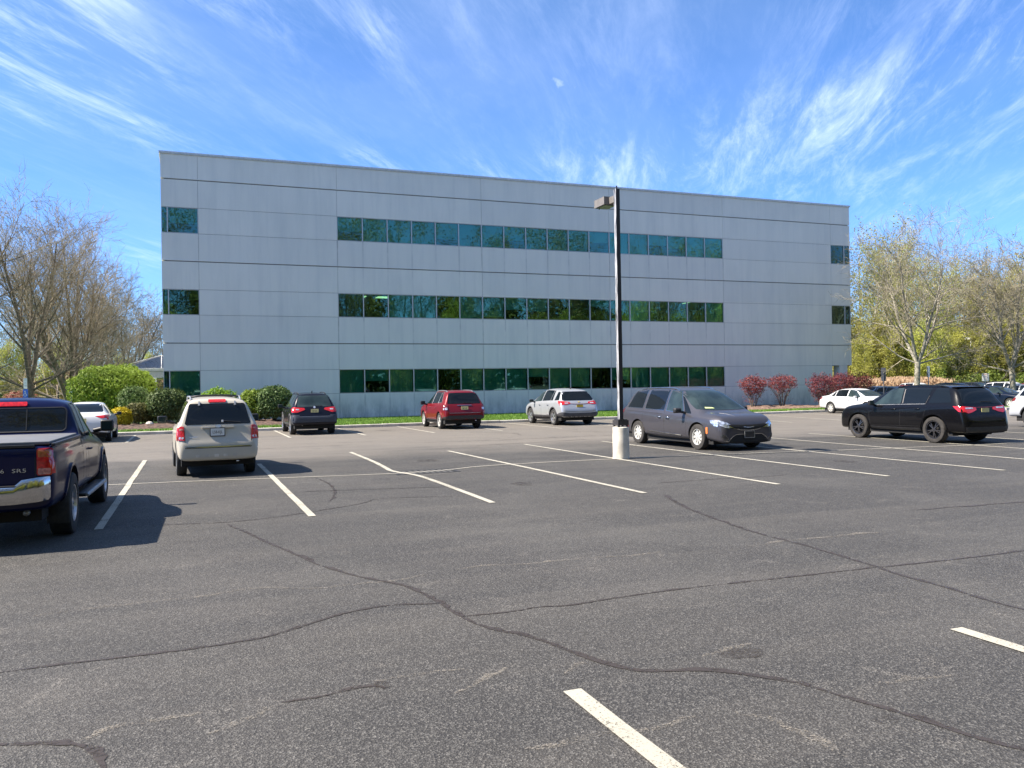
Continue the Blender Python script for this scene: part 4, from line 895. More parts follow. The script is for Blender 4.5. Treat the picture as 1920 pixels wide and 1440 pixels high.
# ------------------------------------------------------------------ cars
# local axes: +Y is the front of the car, X across, Z up, origin on the ground under the middle
def interp(tab, y, col):
    if y <= tab[0][0]: return tab[0][col]
    for a, b in zip(tab[:-1], tab[1:]):
        if y <= b[0]: return a[col] + (b[col] - a[col]) * (y - a[0]) / max(1e-6, b[0] - a[0])
    return tab[-1][col]
class Car:
    def __init__(s, name, label, cat, loc, rz, L, st, wheels, mats, tyre='rubber', group=None):
        """st rows: y, z bottom, z shoulder, z top, half width, half width at the roof edge"""
        s.t = thing(name, label, cat, loc, rz, group); s.st = st; s.m = mats; s.L = L
        ring = []
        for (y, zb, zs, zt, Wd, Wr) in st:
            sh = zs - zb; e = zt - zs
            pts = [(0, zb), (.6 * Wd, zb), (.93 * Wd, zb + .015), (Wd * .985, zb + .18 * sh), (Wd, zb + .55 * sh), (Wd * .985, zs - .05 * min(1, sh / .3)),
                   (Wd * .955, zs + .01 * min(1, e / .1))]
            Wx = Wr
            pts += [(Wx + (Wd * .95 - Wx) * .12, zs + e * .80), (Wx * .93, zs + e * .93), (Wx * .5, zs + e * .995), (0, zt)]
            ring.append([Vector((x, y, z)) for x, z in pts] + [Vector((-x, y, z)) for x, z in pts[-2:0:-1]])
        mb = MB(); n = len(ring[0])
        for rg in ring: mb.v += [tuple(v) for v in rg]
        for i in range(len(ring) - 1):
            for j in range(n): mb.f.append((i * n + j, i * n + (j + 1) % n, (i + 1) * n + (j + 1) % n, (i + 1) * n + j)); mb.m.append(0)
        h = 10   # cap faces as strips between the two halves
        for base, flip in ((0, False), ((len(ring) - 1) * n, True)):
            for j in range(h):
                a, b = j, j + 1; c, d = (n - b) % n, (n - a) % n
                f = [base + a, base + b] + ([base + c] if c != b else []) + ([base + d] if d != a else [])
                f = list(dict.fromkeys(f))
                mb.f.append(tuple(f if flip else f[::-1])); mb.m.append(0)
        me = mb.mesh('body', [mats['paint'], 'arch_black'], smooth=True)
        tmp = bpy.data.objects.new('tmp_body', me); COL.objects.link(tmp)
        sub = tmp.modifiers.new('s', 'SUBSURF'); sub.levels = 2; sub.render_levels = 2
        dg = bpy.context.evaluated_depsgraph_get(); me2 = bpy.data.meshes.new_from_object(tmp.evaluated_get(dg))
        bm = bmesh.new(); bm.from_mesh(me2); bmesh.ops.recalc_face_normals(bm, faces=bm.faces); bm.to_mesh(me2)
        s.bvh = BVHTree.FromBMesh(bm); bm.faces.ensure_lookup_table()
        s.fn = [(([v.co.copy() for v in f.verts]), ([v.normal.copy() for v in f.verts])) for f in bm.faces]; bm.free()
        tmp.data = me2; tmp.modifiers.clear()
        # wheel arches
        s.yr, s.yf, s.wr, s.wx, s.tw = wheels['yr'], wheels['yf'], wheels['r'], wheels['x'], wheels.get('w', .22)
        cut = MB(); ar = s.wr + wheels.get('gap', .055)
        for yy in (s.yr, s.yf):
            for sx in (1, -1):
                x0, x1 = s.wx - .30, s.wx + .35
                cut.lathe([(sx * x0, ar), (sx * x1, ar)], 40, axis='X', center=(0, yy, s.wr + .01), close=True)
        cme = cut.mesh('cut', ['arch_black']); co = bpy.data.objects.new('tmp_cut', cme); COL.objects.link(co); fixnormals(co)
        bo = tmp.modifiers.new('b', 'BOOLEAN'); bo.operation = 'DIFFERENCE'; bo.object = co; bo.solver = 'EXACT'
        try: bo.material_mode = 'TRANSFER'
        except Exception: pass
        dg = bpy.context.evaluated_depsgraph_get(); me3 = bpy.data.meshes.new_from_object(tmp.evaluated_get(dg)); me3.name = 'body'
        bpy.data.objects.remove(tmp); bpy.data.objects.remove(co)
        me3.polygons.foreach_set('use_smooth', [True] * len(me3.polygons)); me3.set_sharp_from_angle(angle=radians(40))
        s.body = bpy.data.objects.new('body', me3); COL.objects.link(s.body); s.body.parent = s.t
        s.make_wheels(wheels, tyre)
    # -- surface projection
    def _proj(s, o, d):
        hit, nrm, idx, dist = s.bvh.ray_cast(o, d)
        if hit is None:
            hit, nrm, idx, dist = s.bvh.find_nearest(o + d * 1.2)
        vs, ns = s.fn[idx]; w = [1 / max(1e-5, (v - hit).length_squared) for v in vs]; n = Vector((0, 0, 0))
        for a, b in zip(w, ns): n += b * a
        n.normalize(); return hit, n
    def patch(s, face, poly, mat, name, off=.004, thick=0.0, parent=None, res=.09, flipx=False, smooth_n=True):
        """lay a closed outline on the body skin, seen from the side ('R','L': y,z), rear/front ('B','F': x,z) or top ('T': x,y)"""
        bm = bmesh.new(); vs = [bm.verts.new((p[0], p[1], 0)) for p in poly]; f = bm.faces.new(vs)
        bmesh.ops.triangulate(bm, faces=[f])
        for _ in range(7):
            ed = [e for e in bm.edges if e.calc_length() > res]
            if not ed: break
            bmesh.ops.subdivide_edges(bm, edges=ed, cuts=1, use_grid_fill=False); bmesh.ops.triangulate(bm, faces=[q for q in bm.faces if len(q.verts) > 3])
        bmesh.ops.beautify_fill(bm, faces=bm.faces, edges=[e for e in bm.edges if not e.is_boundary])
        norms = []
        for v in bm.verts:
            a, b = v.co.x, v.co.y
            if face in 'RL': o, d = Vector(((3 if face == 'R' else -3), a, b)), Vector((-1 if face == 'R' else 1, 0, 0))
            elif face == 'B': o, d = Vector((a, -4.5, b)), Vector((0, 1, 0))
            elif face == 'F': o, d = Vector((a, 4.5, b)), Vector((0, -1, 0))
            else: o, d = Vector((a, b, 4)), Vector((0, 0, -1))
            h, n = s._proj(o, d)
            if n.dot(d) > 0: n = -n
            v.co = h + n * off; norms.append(n)
        bm.normal_update()
        want = {'R': Vector((1, 0, 0)), 'L': Vector((-1, 0, 0)), 'B': Vector((0, -1, 0)), 'F': Vector((0, 1, 0)), 'T': Vector((0, 0, 1))}[face]
        tot = Vector((0, 0, 0))
        for q in bm.faces: tot += q.normal * q.calc_area()
        if tot.dot(want) < 0: bmesh.ops.reverse_faces(bm, faces=bm.faces)
        if thick:
            be = [e for e in bm.edges if e.is_boundary]; r = bmesh.ops.extrude_edge_only(bm, edges=be)
            nv = [g for g in r['geom'] if isinstance(g, bmesh.types.BMVert)]
            for v in nv:
                h, n, i, d = s.bvh.find_nearest(v.co); v.co = v.co - (want * .0 + (v.co - h).normalized() * 1.0) * thick if (v.co - h).length > 1e-6 else v.co
            bm.normal_update()
        me = bpy.data.meshes.new(name); bm.to_mesh(me); nb = len(bm.verts); bm.free(); me.materials.append(M[mat])
        me.polygons.foreach_set('use_smooth', [True] * len(me.polygons))
        if not thick and smooth_n: me.normals_split_custom_set_from_vertices([tuple(n) for n in norms])
        elif thick: me.set_sharp_from_angle(angle=radians(35))
        o = bpy.data.objects.new(name, me); COL.objects.link(o); o.parent = parent or s.t; return o
    def strip(s, face, path, w, mat, name='trim', off=.006, parent=None, closed=False, rad=None):
        """a raised moulding following a path on the skin"""
        P = list(path) + ([path[0]] if closed else []); pts = []
        for a, b in zip(P[:-1], P[1:]):
            k = max(1, int(math.hypot(b[0] - a[0], b[1] - a[1]) / .10))
            for i in range(k): pts.append((a[0] + (b[0] - a[0]) * i / k, a[1] + (b[1] - a[1]) * i / k))
        pts.append(P[-1]); H = []
        for a, b in pts:
            if face in 'RL': o, d = Vector(((3 if face == 'R' else -3), a, b)), Vector((-1 if face == 'R' else 1, 0, 0))
            elif face == 'B': o, d = Vector((a, -4.5, b)), Vector((0, 1, 0))
            elif face == 'F': o, d = Vector((a, 4.5, b)), Vector((0, -1, 0))
            else: o, d = Vector((a, b, 4)), Vector((0, 0, -1))
            h, n = s._proj(o, d)
            if n.dot(d) > 0: n = -n
            H.append((h, n))
        mb = MB(); N = len(H)
        for i, (h, n) in enumerate(H):
            t = (H[min(i + 1, N - 1)][0] - H[max(i - 1, 0)][0]).normalized(); c = n.cross(t).normalized()
            mb.v += [tuple(h - c * w / 2 - n * .004), tuple(h - c * w * .35 + n * off), tuple(h + c * w * .35 + n * off), tuple(h + c * w / 2 - n * .004)]
        for i in range(N - 1):
            for j in range(3): mb.f.append((i * 4 + j, (i + 1) * 4 + j, (i + 1) * 4 + j + 1, i * 4 + j + 1)); mb.m.append(0)
        mb.f += [(0, 1, 2, 3), ((N - 1) * 4 + 3, (N - 1) * 4 + 2, (N - 1) * 4 + 1, (N - 1) * 4)]; mb.m += [0, 0]
        o = mb.build(name, mat, parent or s.t, smooth=True, angle=50); fixnormals(o); return o
    def both(s, poly, mat, name, sides='RL', **k): return [s.patch(f, poly, mat, name, **k) for f in sides]
    def mirror2(s, face, poly, mat, name, **k):
        return [s.patch(face, poly, mat, name, **k), s.patch(face, [(-x, z) for x, z in poly], mat, name, **k)]
    def seam(s, paths, sides='RL', parent=None, w=.010): 
        for f in sides:
            for p in paths: s.strip(f, p, w, 'seam', 'door_seam', off=.0015, parent=parent)
    def arcpts(s, yc, r, a0=-8, a1=188, n=18): return [(yc + r * cos(radians(a0 + (a1 - a0) * i / n)), s.wr + .01 + r * sin(radians(a0 + (a1 - a0) * i / n))) for i in range(n + 1)]
    def arches(s, mat, w=.05, sides='RL', off=.012):
        for f in sides:
            for yc in (s.yr, s.yf): s.strip(f, s.arcpts(yc, s.wr + .055 + w * .45), w, mat, 'wheel_arch', off=off)
    # -- wheels
    def make_wheels(s, w, tyre):
        r, tw = s.wr, s.tw; rim = w.get('rim', r * .66); key = None
        T = MB(); hw = tw / 2
        T.lathe([(-hw * .72, rim * .98), (-hw * .98, rim * 1.06), (-hw, (rim + r) / 2), (-hw * .93, r * .955), (-hw * .78, r * .992), (-hw * .3, r), (hw * .3, r), (hw * .78, r * .992), (hw * .93, r * .955), (hw, (rim + r) / 2), (hw * .98, rim * 1.06), (hw * .72, rim * .98)], 40)
        tme = T.mesh('wheel', [w.get('tyre', tyre)], smooth=True, angle=40)
        A = MB(); face = hw * .80; ns = w.get('spokes', 5); st = w.get('style', 'star'); m0 = 0
        A.lathe([(hw * .74, rim * 1.0), (hw * .92, rim * .985), (hw * .90, rim * .93), (hw * .55, rim * .90), (-hw * .3, rim * .86)], 40, mi=0)
        A.lathe([(-hw * .3, rim * .87), (-hw * .25, .03)], 32, mi=1)
        A.lathe([(face * .55, rim * .26), (face * .98, rim * .24), (face * 1.02, rim * .10), (face * 1.02, .001)], 20, mi=0)
        A.lathe([(face * 1.03, rim * .10), (face * 1.08, rim * .09), (face * 1.08, .001)], 16, mi=2)
        def spoke(a, w0, w1, r0, r1, bend=0, d0=.98, d1=.80):
            ca, sa = cos(a), sin(a); cb_, sb_ = cos(a + bend), sin(a + bend)
            def P(rad, off, x, c, s_): return (x, rad * c - off * s_, rad * s_ + off * c)
            q = [P(r0, -w0, face * d0, ca, sa), P(r0, w0, face * d0, ca, sa), P(r1, w1, face * d1, cb_, sb_), P(r1, -w1, face * d1, cb_, sb_)]
            b = [(x - hw * .35, y, z) for x, y, z in q]
            A.add(q + b, [(0, 1, 2, 3), (7, 6, 5, 4), (0, 4, 5, 1), (1, 5, 6, 2), (2, 6, 7, 3), (3, 7, 4, 0)], 0)
        for i in range(ns):
            a = 2 * pi * i / ns + .3
            if st == 'star': spoke(a, rim * .13, rim * .17, rim * .15, rim * .93)
            elif st == 'twin': 
                spoke(a - .02, rim * .055, rim * .05, rim * .18, rim * .93, -.16); spoke(a + .02, rim * .055, rim * .05, rim * .18, rim * .93, .16)
            elif st == 'slim': spoke(a, rim * .055, rim * .075, rim * .15, rim * .93)
            elif st == 'fan': spoke(a, rim * .10, rim * .16, rim * .15, rim * .93, .10)
            elif st == 'cap': spoke(a, rim * .15, rim * .17, rim * .2, rim * .93, 0, .98, .9)
        rme = A.mesh('rim', [w.get('mat', 'alloy'), 'arch_black', w.get('cap', 'steel_grey')], smooth=True, angle=30)
        s.wheels = []
        for yy in (s.yr, s.yf):
            for sx in (1, -1):
                o = bpy.data.objects.new('wheel', tme); COL.objects.link(o); o.parent = s.t; o.location = (sx * (s.wx - hw), yy, r)
                o.rotation_euler = (0.4 * yy, 0, 0 if sx > 0 else pi)
                q = bpy.data.objects.new('rim', rme); COL.objects.link(q); q.parent = o; s.wheels.append(o)
    # -- common fittings
    def zs(s, y): return interp(s.st, y, 2)
    def zt(s, y): return interp(s.st, y, 3)
    def side_window(s, yb0, yb1, yt0, yt1, mat='car_glass', lo=.055, hi=.14, sides='RL', trim=None, n=8, name='side_window', zb=None, trimw=.02):
        """quad window: bottom edge yb0..yb1, top edge yt0..yt1 (rear to front), following belt and roof"""
        bot = [(yb0 + (yb1 - yb0) * i / n, (zb if zb else s.zs(yb0 + (yb1 - yb0) * i / n) + lo)) for i in range(n + 1)]
        top = []
        for i in range(n + 1):
            y = yt1 + (yt0 - yt1) * i / n; e = s.zt(y) - s.zs(y); top.append((y, s.zs(y) + e * (1 - hi)))
        poly = bot + top; out = []
        # round off the corners a little
        P = []
        for i, p in enumerate(poly):
            a = poly[i - 1]; b = poly[(i + 1) % len(poly)]; da = (a[0] - p[0], a[1] - p[1]); db = (b[0] - p[0], b[1] - p[1]); la = math.hypot(*da); lb = math.hypot(*db)
            if la < 1e-4 or lb < 1e-4: continue
            c = (da[0] * db[0] + da[1] * db[1]) / (la * lb)
            if c > -.86:
                rr = min(.035, la * .4, lb * .4); P += [(p[0] + da[0] / la * rr, p[1] + da[1] / la * rr), (p[0] + (da[0] / la + db[0] / lb) * rr * .3, p[1] + (da[1] / la + db[1] / lb) * rr * .3), (p[0] + db[0] / lb * rr, p[1] + db[1] / lb * rr)]
            else: P.append(p)
        for f in sides:
            o = s.patch(f, P, mat, name); out.append(o)
            if trim: s.strip(f, P, trimw, trim, 'window_trim', off=.009, parent=o, closed=True)
        return out
    def mirrors(s, y, z, mat, x=.93, w=.20, h=.15, d=.10, face='car_glass_light', arm=.10):
        for sx in (1, -1):
            bm = bmesh.new(); bmesh.ops.create_cube(bm, size=1)
            for v in bm.verts:
                k = .78 if v.co.y > 0 else 1; v.co = Vector((v.co.x * w * k, v.co.y * d, v.co.z * h * k))
            bmesh.ops.bevel(bm, geom=bm.edges[:], offset=min(w, h, d) * .28, segments=3, profile=.5, affect='EDGES')
            me = bpy.data.meshes.new('side_mirror'); bm.to_mesh(me); bm.free(); me.materials.append(M[mat]); me.polygons.foreach_set('use_smooth', [True] * len(me.polygons)); me.set_sharp_from_angle(angle=radians(40))
            o = bpy.data.objects.new('side_mirror', me); COL.objects.link(o); o.parent = s.t; o.location = (sx * (x + w / 2), y, z); o.rotation_euler = (0, 0, -sx * .12)
            g = MB(); g.box(-w * .38, w * .38, -d / 2 - .004, -d / 2 + .002, -h * .34, h * .34); g.build('mirror_glass', face, o)
            a = MB(); a.tube([(-sx * (w * .35), .0, -h * .25), (-sx * (w / 2 + arm), .02, -h * .42)], [.035, .04], 8); a.build('mirror_arm', 'trim_black', o, smooth=True, angle=50)
    def handles(s, spots, mat, sides='RL', L=.17, h=.028, dz=0):
        for f in sides:
            for (y, z) in spots:
                sx = 1 if f == 'R' else -1; hit, n = s._proj(Vector((3 * sx, y, z)), Vector((-sx, 0, 0)))
                p = hit + n * .026; m = MB(); m.tube([(hit.x, y - L / 2, z), (p.x, y - L * .36, z + .002), (p.x + .003 * sx, y, z + .003), (p.x, y + L * .36, z + .002), (hit.x, y + L / 2, z)], [h * .35, h * .5, h * .55, h * .5, h * .35], 8); m.build('door_handle', mat, s.t, smooth=True, angle=50)
    def rails(s, y0, y1, x, mat, h=.055, r=.016, n=8, sides=(1, -1)):
        for sx in sides:
            pts = []
            for i in range(n + 1):
                y = y0 + (y1 - y0) * i / n; hit, nn = s._proj(Vector((sx * x, y, 4)), Vector((0, 0, -1))); e = min(1, min(i, n - i) / 1.0)
                pts.append((hit.x, y, hit.z + h * e))
            m = MB(); m.tube(pts, r, 8)
            for i in (1, n - 1): m.tube([(pts[i][0], pts[i][1], pts[i][2] - h), pts[i]], r * .9, 6)
            m.build('roof_rail', mat, s.t, smooth=True, angle=50)
    def plate(s, x, z, txt, mat='plate_white', face='B', w=.305, h=.155, frame=None, tsize=.075, off=.012, tilt=0, tcol='letter_dark', push=None):
        yo = -4.5 if face == 'B' else 4.5; hit, n = s._proj(Vector((x, yo, z)), Vector((0, 1 if face == 'B' else -1, 0)))
        sg = -1 if face == 'B' else 1; y = (hit.y + sg * off) if push is None else push
        m = MB()
        if face == 'B': m.box(-w / 2, w / 2, -.005, .006, -h / 2, h / 2)
        else: m.box(-w / 2, w / 2, -.006, .005, -h / 2, h / 2)
        o = m.build('license_plate', mat, s.t, loc=(x, y, z)); o.rotation_euler = (tilt, 0, 0)
        if frame:
            m = MB(); e = .014; m.box(-w / 2 - e, w / 2 + e, sg * .003 - .006, sg * .003 + .006, h / 2 + .0005, h / 2 + e); m.box(-w / 2 - e, w / 2 + e, sg * .003 - .006, sg * .003 + .006, -h / 2 - e, -h / 2 - .0005)
            m.box(-w / 2 - e, -w / 2 - .0005, sg * .003 - .006, sg * .003 + .006, -h / 2, h / 2); m.box(w / 2 + .0005, w / 2 + e, sg * .003 - .006, sg * .003 + .006, -h / 2, h / 2); m.build('plate_frame', frame, o)
        if txt: text_mesh(txt, tsize, tcol, o, (0, sg * .007, -.005), (pi / 2, 0, 0 if face == 'B' else pi), 'plate_lettering', .001, 1.0, .8)
        return o
    def box(s, name, mat, x0, x1, y0, y1, z0, z1, bev=.01, parent=None):
        bm = bmesh.new(); bmesh.ops.create_cube(bm, size=1)
        for v in bm.verts: v.co = Vector(((x0 + x1) / 2 + v.co.x * (x1 - x0), (y0 + y1) / 2 + v.co.y * (y1 - y0), (z0 + z1) / 2 + v.co.z * (z1 - z0)))
        if bev: bmesh.ops.bevel(bm, geom=bm.edges[:], offset=bev, segments=2, profile=.5, affect='EDGES')
        me = bpy.data.meshes.new(name); bm.to_mesh(me); bm.free(); me.materials.append(M[mat]); me.polygons.foreach_set('use_smooth', [True] * len(me.polygons)); me.set_sharp_from_angle(angle=radians(35))
        o = bpy.data.objects.new(name, me); COL.objects.link(o); o.parent = parent or s.t; return o
    def wiper(s, x0, x1, z0, z1, mat='trim_black'):
        pts = []
        for i in range(6):
            x = x0 + (x1 - x0) * i / 5; z = z0 + (z1 - z0) * i / 5; h, n = s._proj(Vector((x, -4.5, z)), Vector((0, 1, 0))); pts.append(h + Vector((0, -.022, .004)))
        m = MB(); m.tube(pts, .009, 6); m.build('rear_wiper', mat, s.t)
def rrect(x0, x1, z0, z1, r=.03, n=3, tl=None):
    out = []
    for cx, cz, a0 in ((x1 - r, z0 + r, -90), (x1 - r, z1 - r, 0), (x0 + r, z1 - r, 90), (x0 + r, z0 + r, 180)):
        for i in range(n + 1):
            a = radians(a0 + 90 * i / n); out.append((cx + r * cos(a), cz + r * sin(a)))
    return out

# --- beige compact SUV, seen from behind --------------------------------------------------------
st = [(-2.20, .46, .55, .62, .66, .60), (-2.185, .38, .62, .74, .82, .76), (-2.15, .36, .70, .80, .86, .80), (-2.10, .36, .84, .98, .885, .80), (-2.075, .36, 1.04, 1.12, .895, .81), (-2.03, .36, 1.10, 1.18, .90, .78),
      (-1.95, .36, 1.13, 1.40, .905, .72), (-1.86, .36, 1.13, 1.63, .905, .665), (-1.76, .36, 1.13, 1.68, .905, .65), (-1.2, .34, 1.10, 1.705, .905, .635), (-.5, .30, 1.04, 1.715, .905, .635), (.15, .30, 1.02, 1.70, .905, .63),
      (.50, .30, 1.01, 1.64, .905, .62), (.85, .30, 1.0, 1.38, .905, .66), (1.15, .30, 1.0, 1.13, .905, .72), (1.35, .32, .98, 1.08, .90, .74), (1.8, .32, .93, 1.03, .89, .74), (2.08, .34, .84, .95, .86, .72), (2.18, .36, .66, .80, .78, .66), (2.22, .44, .55, .64, .60, .52)]
c = Car('suv', 'beige compact SUV with a roof rack seen from behind in the near row', 'suv', (.49, 20.22, 0), radians(2.4), 4.44, st,
        dict(yr=-1.25, yf=1.37, r=.355, x=.895, w=.235, style='fan', spokes=5, mat='alloy'), dict(paint='paint_cream'), group='vehicles parked in the near row')
c.patch('B', [(-.70, 1.125), (.70, 1.125), (.725, 1.15), (.62, 1.54), (.59, 1.565), (-.59, 1.565), (-.62, 1.54), (-.725, 1.15)], 'car_glass', 'rear_window', off=.006)
c.patch('B', rrect(-.195, .195, 1.585, 1.642, .02), 'tail_red', 'brake_light', off=.02, thick=.02)
for sx in (-1, 1): c.strip('B', [(sx * .40, 1.52), (sx * .395, 1.60)], .05, 'steel_grey', 'glass_hinge', off=.03)
c.wiper(.12, .50, 1.19, 1.155); c.strip('B', [(.10, 1.16), (.10, 1.205)], .05, 'steel_grey', 'wiper_pivot', off=.03)
for f in ('B',):
    for o in c.mirror2('B', [(.735, .80), (.865, .805), (.868, 1.05), (.82, 1.095), (.745, 1.09)], 'tail_red', 'tail_light', off=.016, thick=.015): pass
    for sx in (-1, 1): c.patch('B', [(sx * x, z) for x, z in rrect(.755, .85, .83, .875, .015)], 'lamp_clear', 'reverse_lens', off=.019); c.patch('B', [(sx * x, z) for x, z in rrect(.765, .845, 1.01, 1.045, .012)], 'tail_pink', 'upper_lens', off=.019)
c.both([(-2.08, .80), (-1.97, .81), (-1.99, .95), (-2.03, 1.07), (-2.08, 1.09)], 'tail_red', 'tail_light', off=.014, thick=.012)
c.seam([[(-.86, .48), (-.88, .80), (-.93, 1.06), (-.96, 1.55)], [(.0, .40), (-.02, .8), (-.02, 1.05), (-.02, 1.60)], [(.93, .46), (.98, .75), (.96, 1.02)], [(-.86, .46), (0, .39), (.9, .42)]])
bp = [(-.70, .62), (-.715, 1.0), (-.70, 1.06)]
for q in ([(-.725, .64), (-.73, 1.02)], [(.725, .64), (.73, 1.02)], [(-.72, .635), (.72, .635)]): c.strip('B', q, .014, 'seam', 'hatch_seam', off=.002)
c.strip('B', [(-.70, .655), (.70, .655)], .022, 'chrome', 'hatch_trim', off=.010)
c.strip('B', [(-.35, 1.06), (.35, 1.06)], .045, 'paint_cream', 'hatch_grip', off=.035)
c.patch('B', [(.07 * cos(a * pi / 10), 1.075 + .03 * sin(a * pi / 10)) for a in range(20)], 'letter_silver', 'emblem', off=.045, thick=.02)
c.plate(-.02, .965, 'L58-KJL', 'plate_white', frame='trim_black', off=.03, tsize=.085, tilt=0)
for i in range(3): c.patch('B', rrect(-.64, -.44, .86, .875, .005), 'letter_silver', 'badge', off=.006) if i == 0 else None
for i in range(5): c.patch('B', rrect(-.50 + i * .2, -.40 + i * .2, .44, .50, .01), 'kerb_concrete', 'bumper_slot', off=.003)
c.side_window(-1.93, -1.06, -1.78, -1.10, trim=None); c.side_window(-1.00, -.07, -1.00, -.07); c.side_window(.02, 1.00, .02, .42)
c.patch('F', [(-.72, 1.10), (.72, 1.10), (.60, 1.55), (-.60, 1.55)], 'car_glass', 'windshield'); c.patch('F', rrect(-.45, .45, .60, .80, .03), 'trim_black', 'grille')
c.mirror2('F', rrect(.55, .80, .66, .84, .04), 'headlamp', 'headlight', thick=.01, off=.012)
c.mirrors(.82, 1.17, 'trim_black', x=1.03, w=.25, h=.19, d=.12, arm=.16)
c.handles([(-.80, .93), (.12, .92)], 'paint_cream')
c.rails(-1.55, .35, .56, 'steel_grey', h=.06, r=.02); 
for y in (-1.25, .1): z_ = c._proj(Vector((.56, y, 4)), Vector((0, 0, -1)))[0].z + .058; m = MB(); m.tube([(-.56, y, z_), (-.3, y, z_ + .03), (.3, y, z_ + .03), (.56, y, z_)], .018, 6); m.build('roof_crossbar', 'trim_black', c.t, smooth=True)
m = MB(); m.tube([(.42, -2.12, .33), (.42, -1.7, .33)], .03, 10); m.build('exhaust_pipe', 'chrome', c.t, smooth=True)
m = MB(); m.box(-.80, .80, -1.9, 2.0, .24, .40); m.build('underbody', 'arch_black', c.t)

c.t.scale = (.885, .95, .965)
# --- dark blue pickup ----------------------------------------------------------------------------
st = [(-2.56, .50, .86, 1.09, .80, .77), (-2.545, .46, .99, 1.165, .855, .83), (-2.50, .44, 1.08, 1.19, .88, .855), (-2.35, .42, 1.10, 1.195, .895, .87), (-1.6, .42, 1.10, 1.195, .90, .875), (-.60, .42, 1.10, 1.195, .90, .875), (-.44, .42, 1.10, 1.20, .90, .87),
      (-.38, .42, 1.11, 1.28, .90, .83), (-.32, .42, 1.11, 1.58, .90, .735), (-.25, .42, 1.11, 1.69, .90, .715), (-.08, .42, 1.11, 1.715, .90, .70), (.25, .42, 1.10, 1.725, .90, .69), (.55, .42, 1.08, 1.70, .90, .68), (.85, .42, 1.06, 1.58, .90, .68), (1.12, .42, 1.04, 1.38, .90, .70),
      (1.38, .42, 1.03, 1.20, .90, .74), (1.6, .44, 1.01, 1.15, .89, .75), (2.1, .46, .97, 1.10, .88, .75), (2.42, .48, .88, 1.0, .85, .72), (2.56, .50, .70, .84, .80, .66), (2.62, .54, .62, .70, .66, .56)]
c = Car('pickup_truck', 'dark blue pickup truck with chrome rear bumper at the left edge of the lot', 'pickup', (-2.235, 13.32, 0), radians(-1.5), 5.2, st,
        dict(yr=-1.42, yf=1.82, r=.385, x=.925, w=.255, style='star', spokes=5, mat='alloy', rim=.235, gap=.075), dict(paint='paint_navy'), group='vehicles parked in the near row')
c.both(c.arcpts(c.yr, .50, 2, 178, 14) + [(c.yr - .52, .40), (c.yr - .46, .385)] + c.arcpts(c.yr, .463, 172, 8, 14) + [(c.yr + .46, .385), (c.yr + .52, .40)], 'paint_navy', 'fender_flare', off=.022, thick=.03, res=.12)
c.both(c.arcpts(c.yf, .50, 2, 178, 14) + [(c.yf - .52, .40), (c.yf - .46, .385)] + c.arcpts(c.yf, .463, 172, 8, 14) + [(c.yf + .46, .385), (c.yf + .52, .40)], 'paint_navy', 'fender_flare', off=.022, thick=.03, res=.12)
# bumper: chrome step bumper with raised corners
m = MB(); pr = []
for x, yb, zl, zh in ((-0.850, -2.42, .58, .82), (-0.832, -2.56, .57, .83), (-0.728, -2.66, .555, .83), (-0.567, -2.69, .545, .81), (-0.491, -2.70, .54, .74), (0, -2.72, .535, .735), (0.491, -2.70, .54, .74), (0.567, -2.69, .545, .81), (0.728, -2.66, .555, .83), (0.832, -2.56, .57, .83), (0.850, -2.42, .58, .82)):
    pr.append([(x, yb + .16, zl), (x, yb + .03, zl), (x, yb, zl + .07), (x, yb - .005, zh - .05), (x, yb + .02, zh), (x, yb + .17, zh)])
for q in pr: m.v += q
for i in range(len(pr) - 1):
    for j in range(6): m.f.append((i * 6 + j, i * 6 + (j + 1) % 6, (i + 1) * 6 + (j + 1) % 6, (i + 1) * 6 + j)); m.m.append(0)
m.f += [tuple(range(6)), tuple(range((len(pr) - 1) * 6, len(pr) * 6))[::-1]]; m.m += [0, 0]
o = m.build('rear_bumper', 'chrome', c.t, smooth=True, angle=40); fixnormals(o)
m = MB(); m.box(-.52, .52, -2.69, -2.57, .738, .748); m.build('bumper_step', 'trim_black', c.t)
c.mirror2('B', rrect(.70, .845, .845, 1.145, .02), 'tail_red', 'tail_light', off=.012, thick=.012)
for sx in (-1, 1):
    c.patch('B', [(sx * x, z) for x, z in rrect(.712, .832, 1.05, 1.13, .015)], 'tail_orange', 'turn_lens', off=.016); c.patch('B', [(sx * x, z) for x, z in rrect(.712, .832, .855, .925, .015)], 'tail_pink', 'reverse_lens', off=.016)
c.both([(-2.54, .86), (-2.49, .86), (-2.49, 1.12), (-2.54, 1.13)], 'tail_red', 'tail_light', off=.010, thick=.01)
for q in ([(-.685, .80), (-.685, 1.17)], [(.685, .80), (.685, 1.17)], [(-.67, .735), (.67, .735)]): c.strip('B', q, .014, 'seam', 'tailgate_seam', off=.002)
c.box('tonneau_cover', 'tonneau', -.82, .82, -2.50, -.46, 1.188, 1.226, .012)
c.box('tailgate_cap', 'trim_black', -.68, .68, -2.555, -2.505, 1.16, 1.193, .008)
c.box('bed_rail', 'trim_black', .83, .875, -2.48, -.46, 1.165, 1.202, .01); c.box('bed_rail', 'trim_black', -.875, -.83, -2.48, -.46, 1.165, 1.202, .01)
c.patch('B', rrect(-.67, .67, 1.265, 1.565, .06), 'car_glass', 'rear_window', off=.008)
c.strip('B', rrect(-.68, .68, 1.255, 1.575, .06), .02, 'trim_black', 'window_seal', off=.012, closed=True)
for x in (-.2, .2): c.strip('B', [(x, 1.275), (x, 1.555)], .018, 'trim_black', 'slider_frame', off=.014)
c.patch('B', rrect(-.20, .20, 1.60, 1.65, .018), 'tail_red', 'brake_light', off=.02, thick=.02)
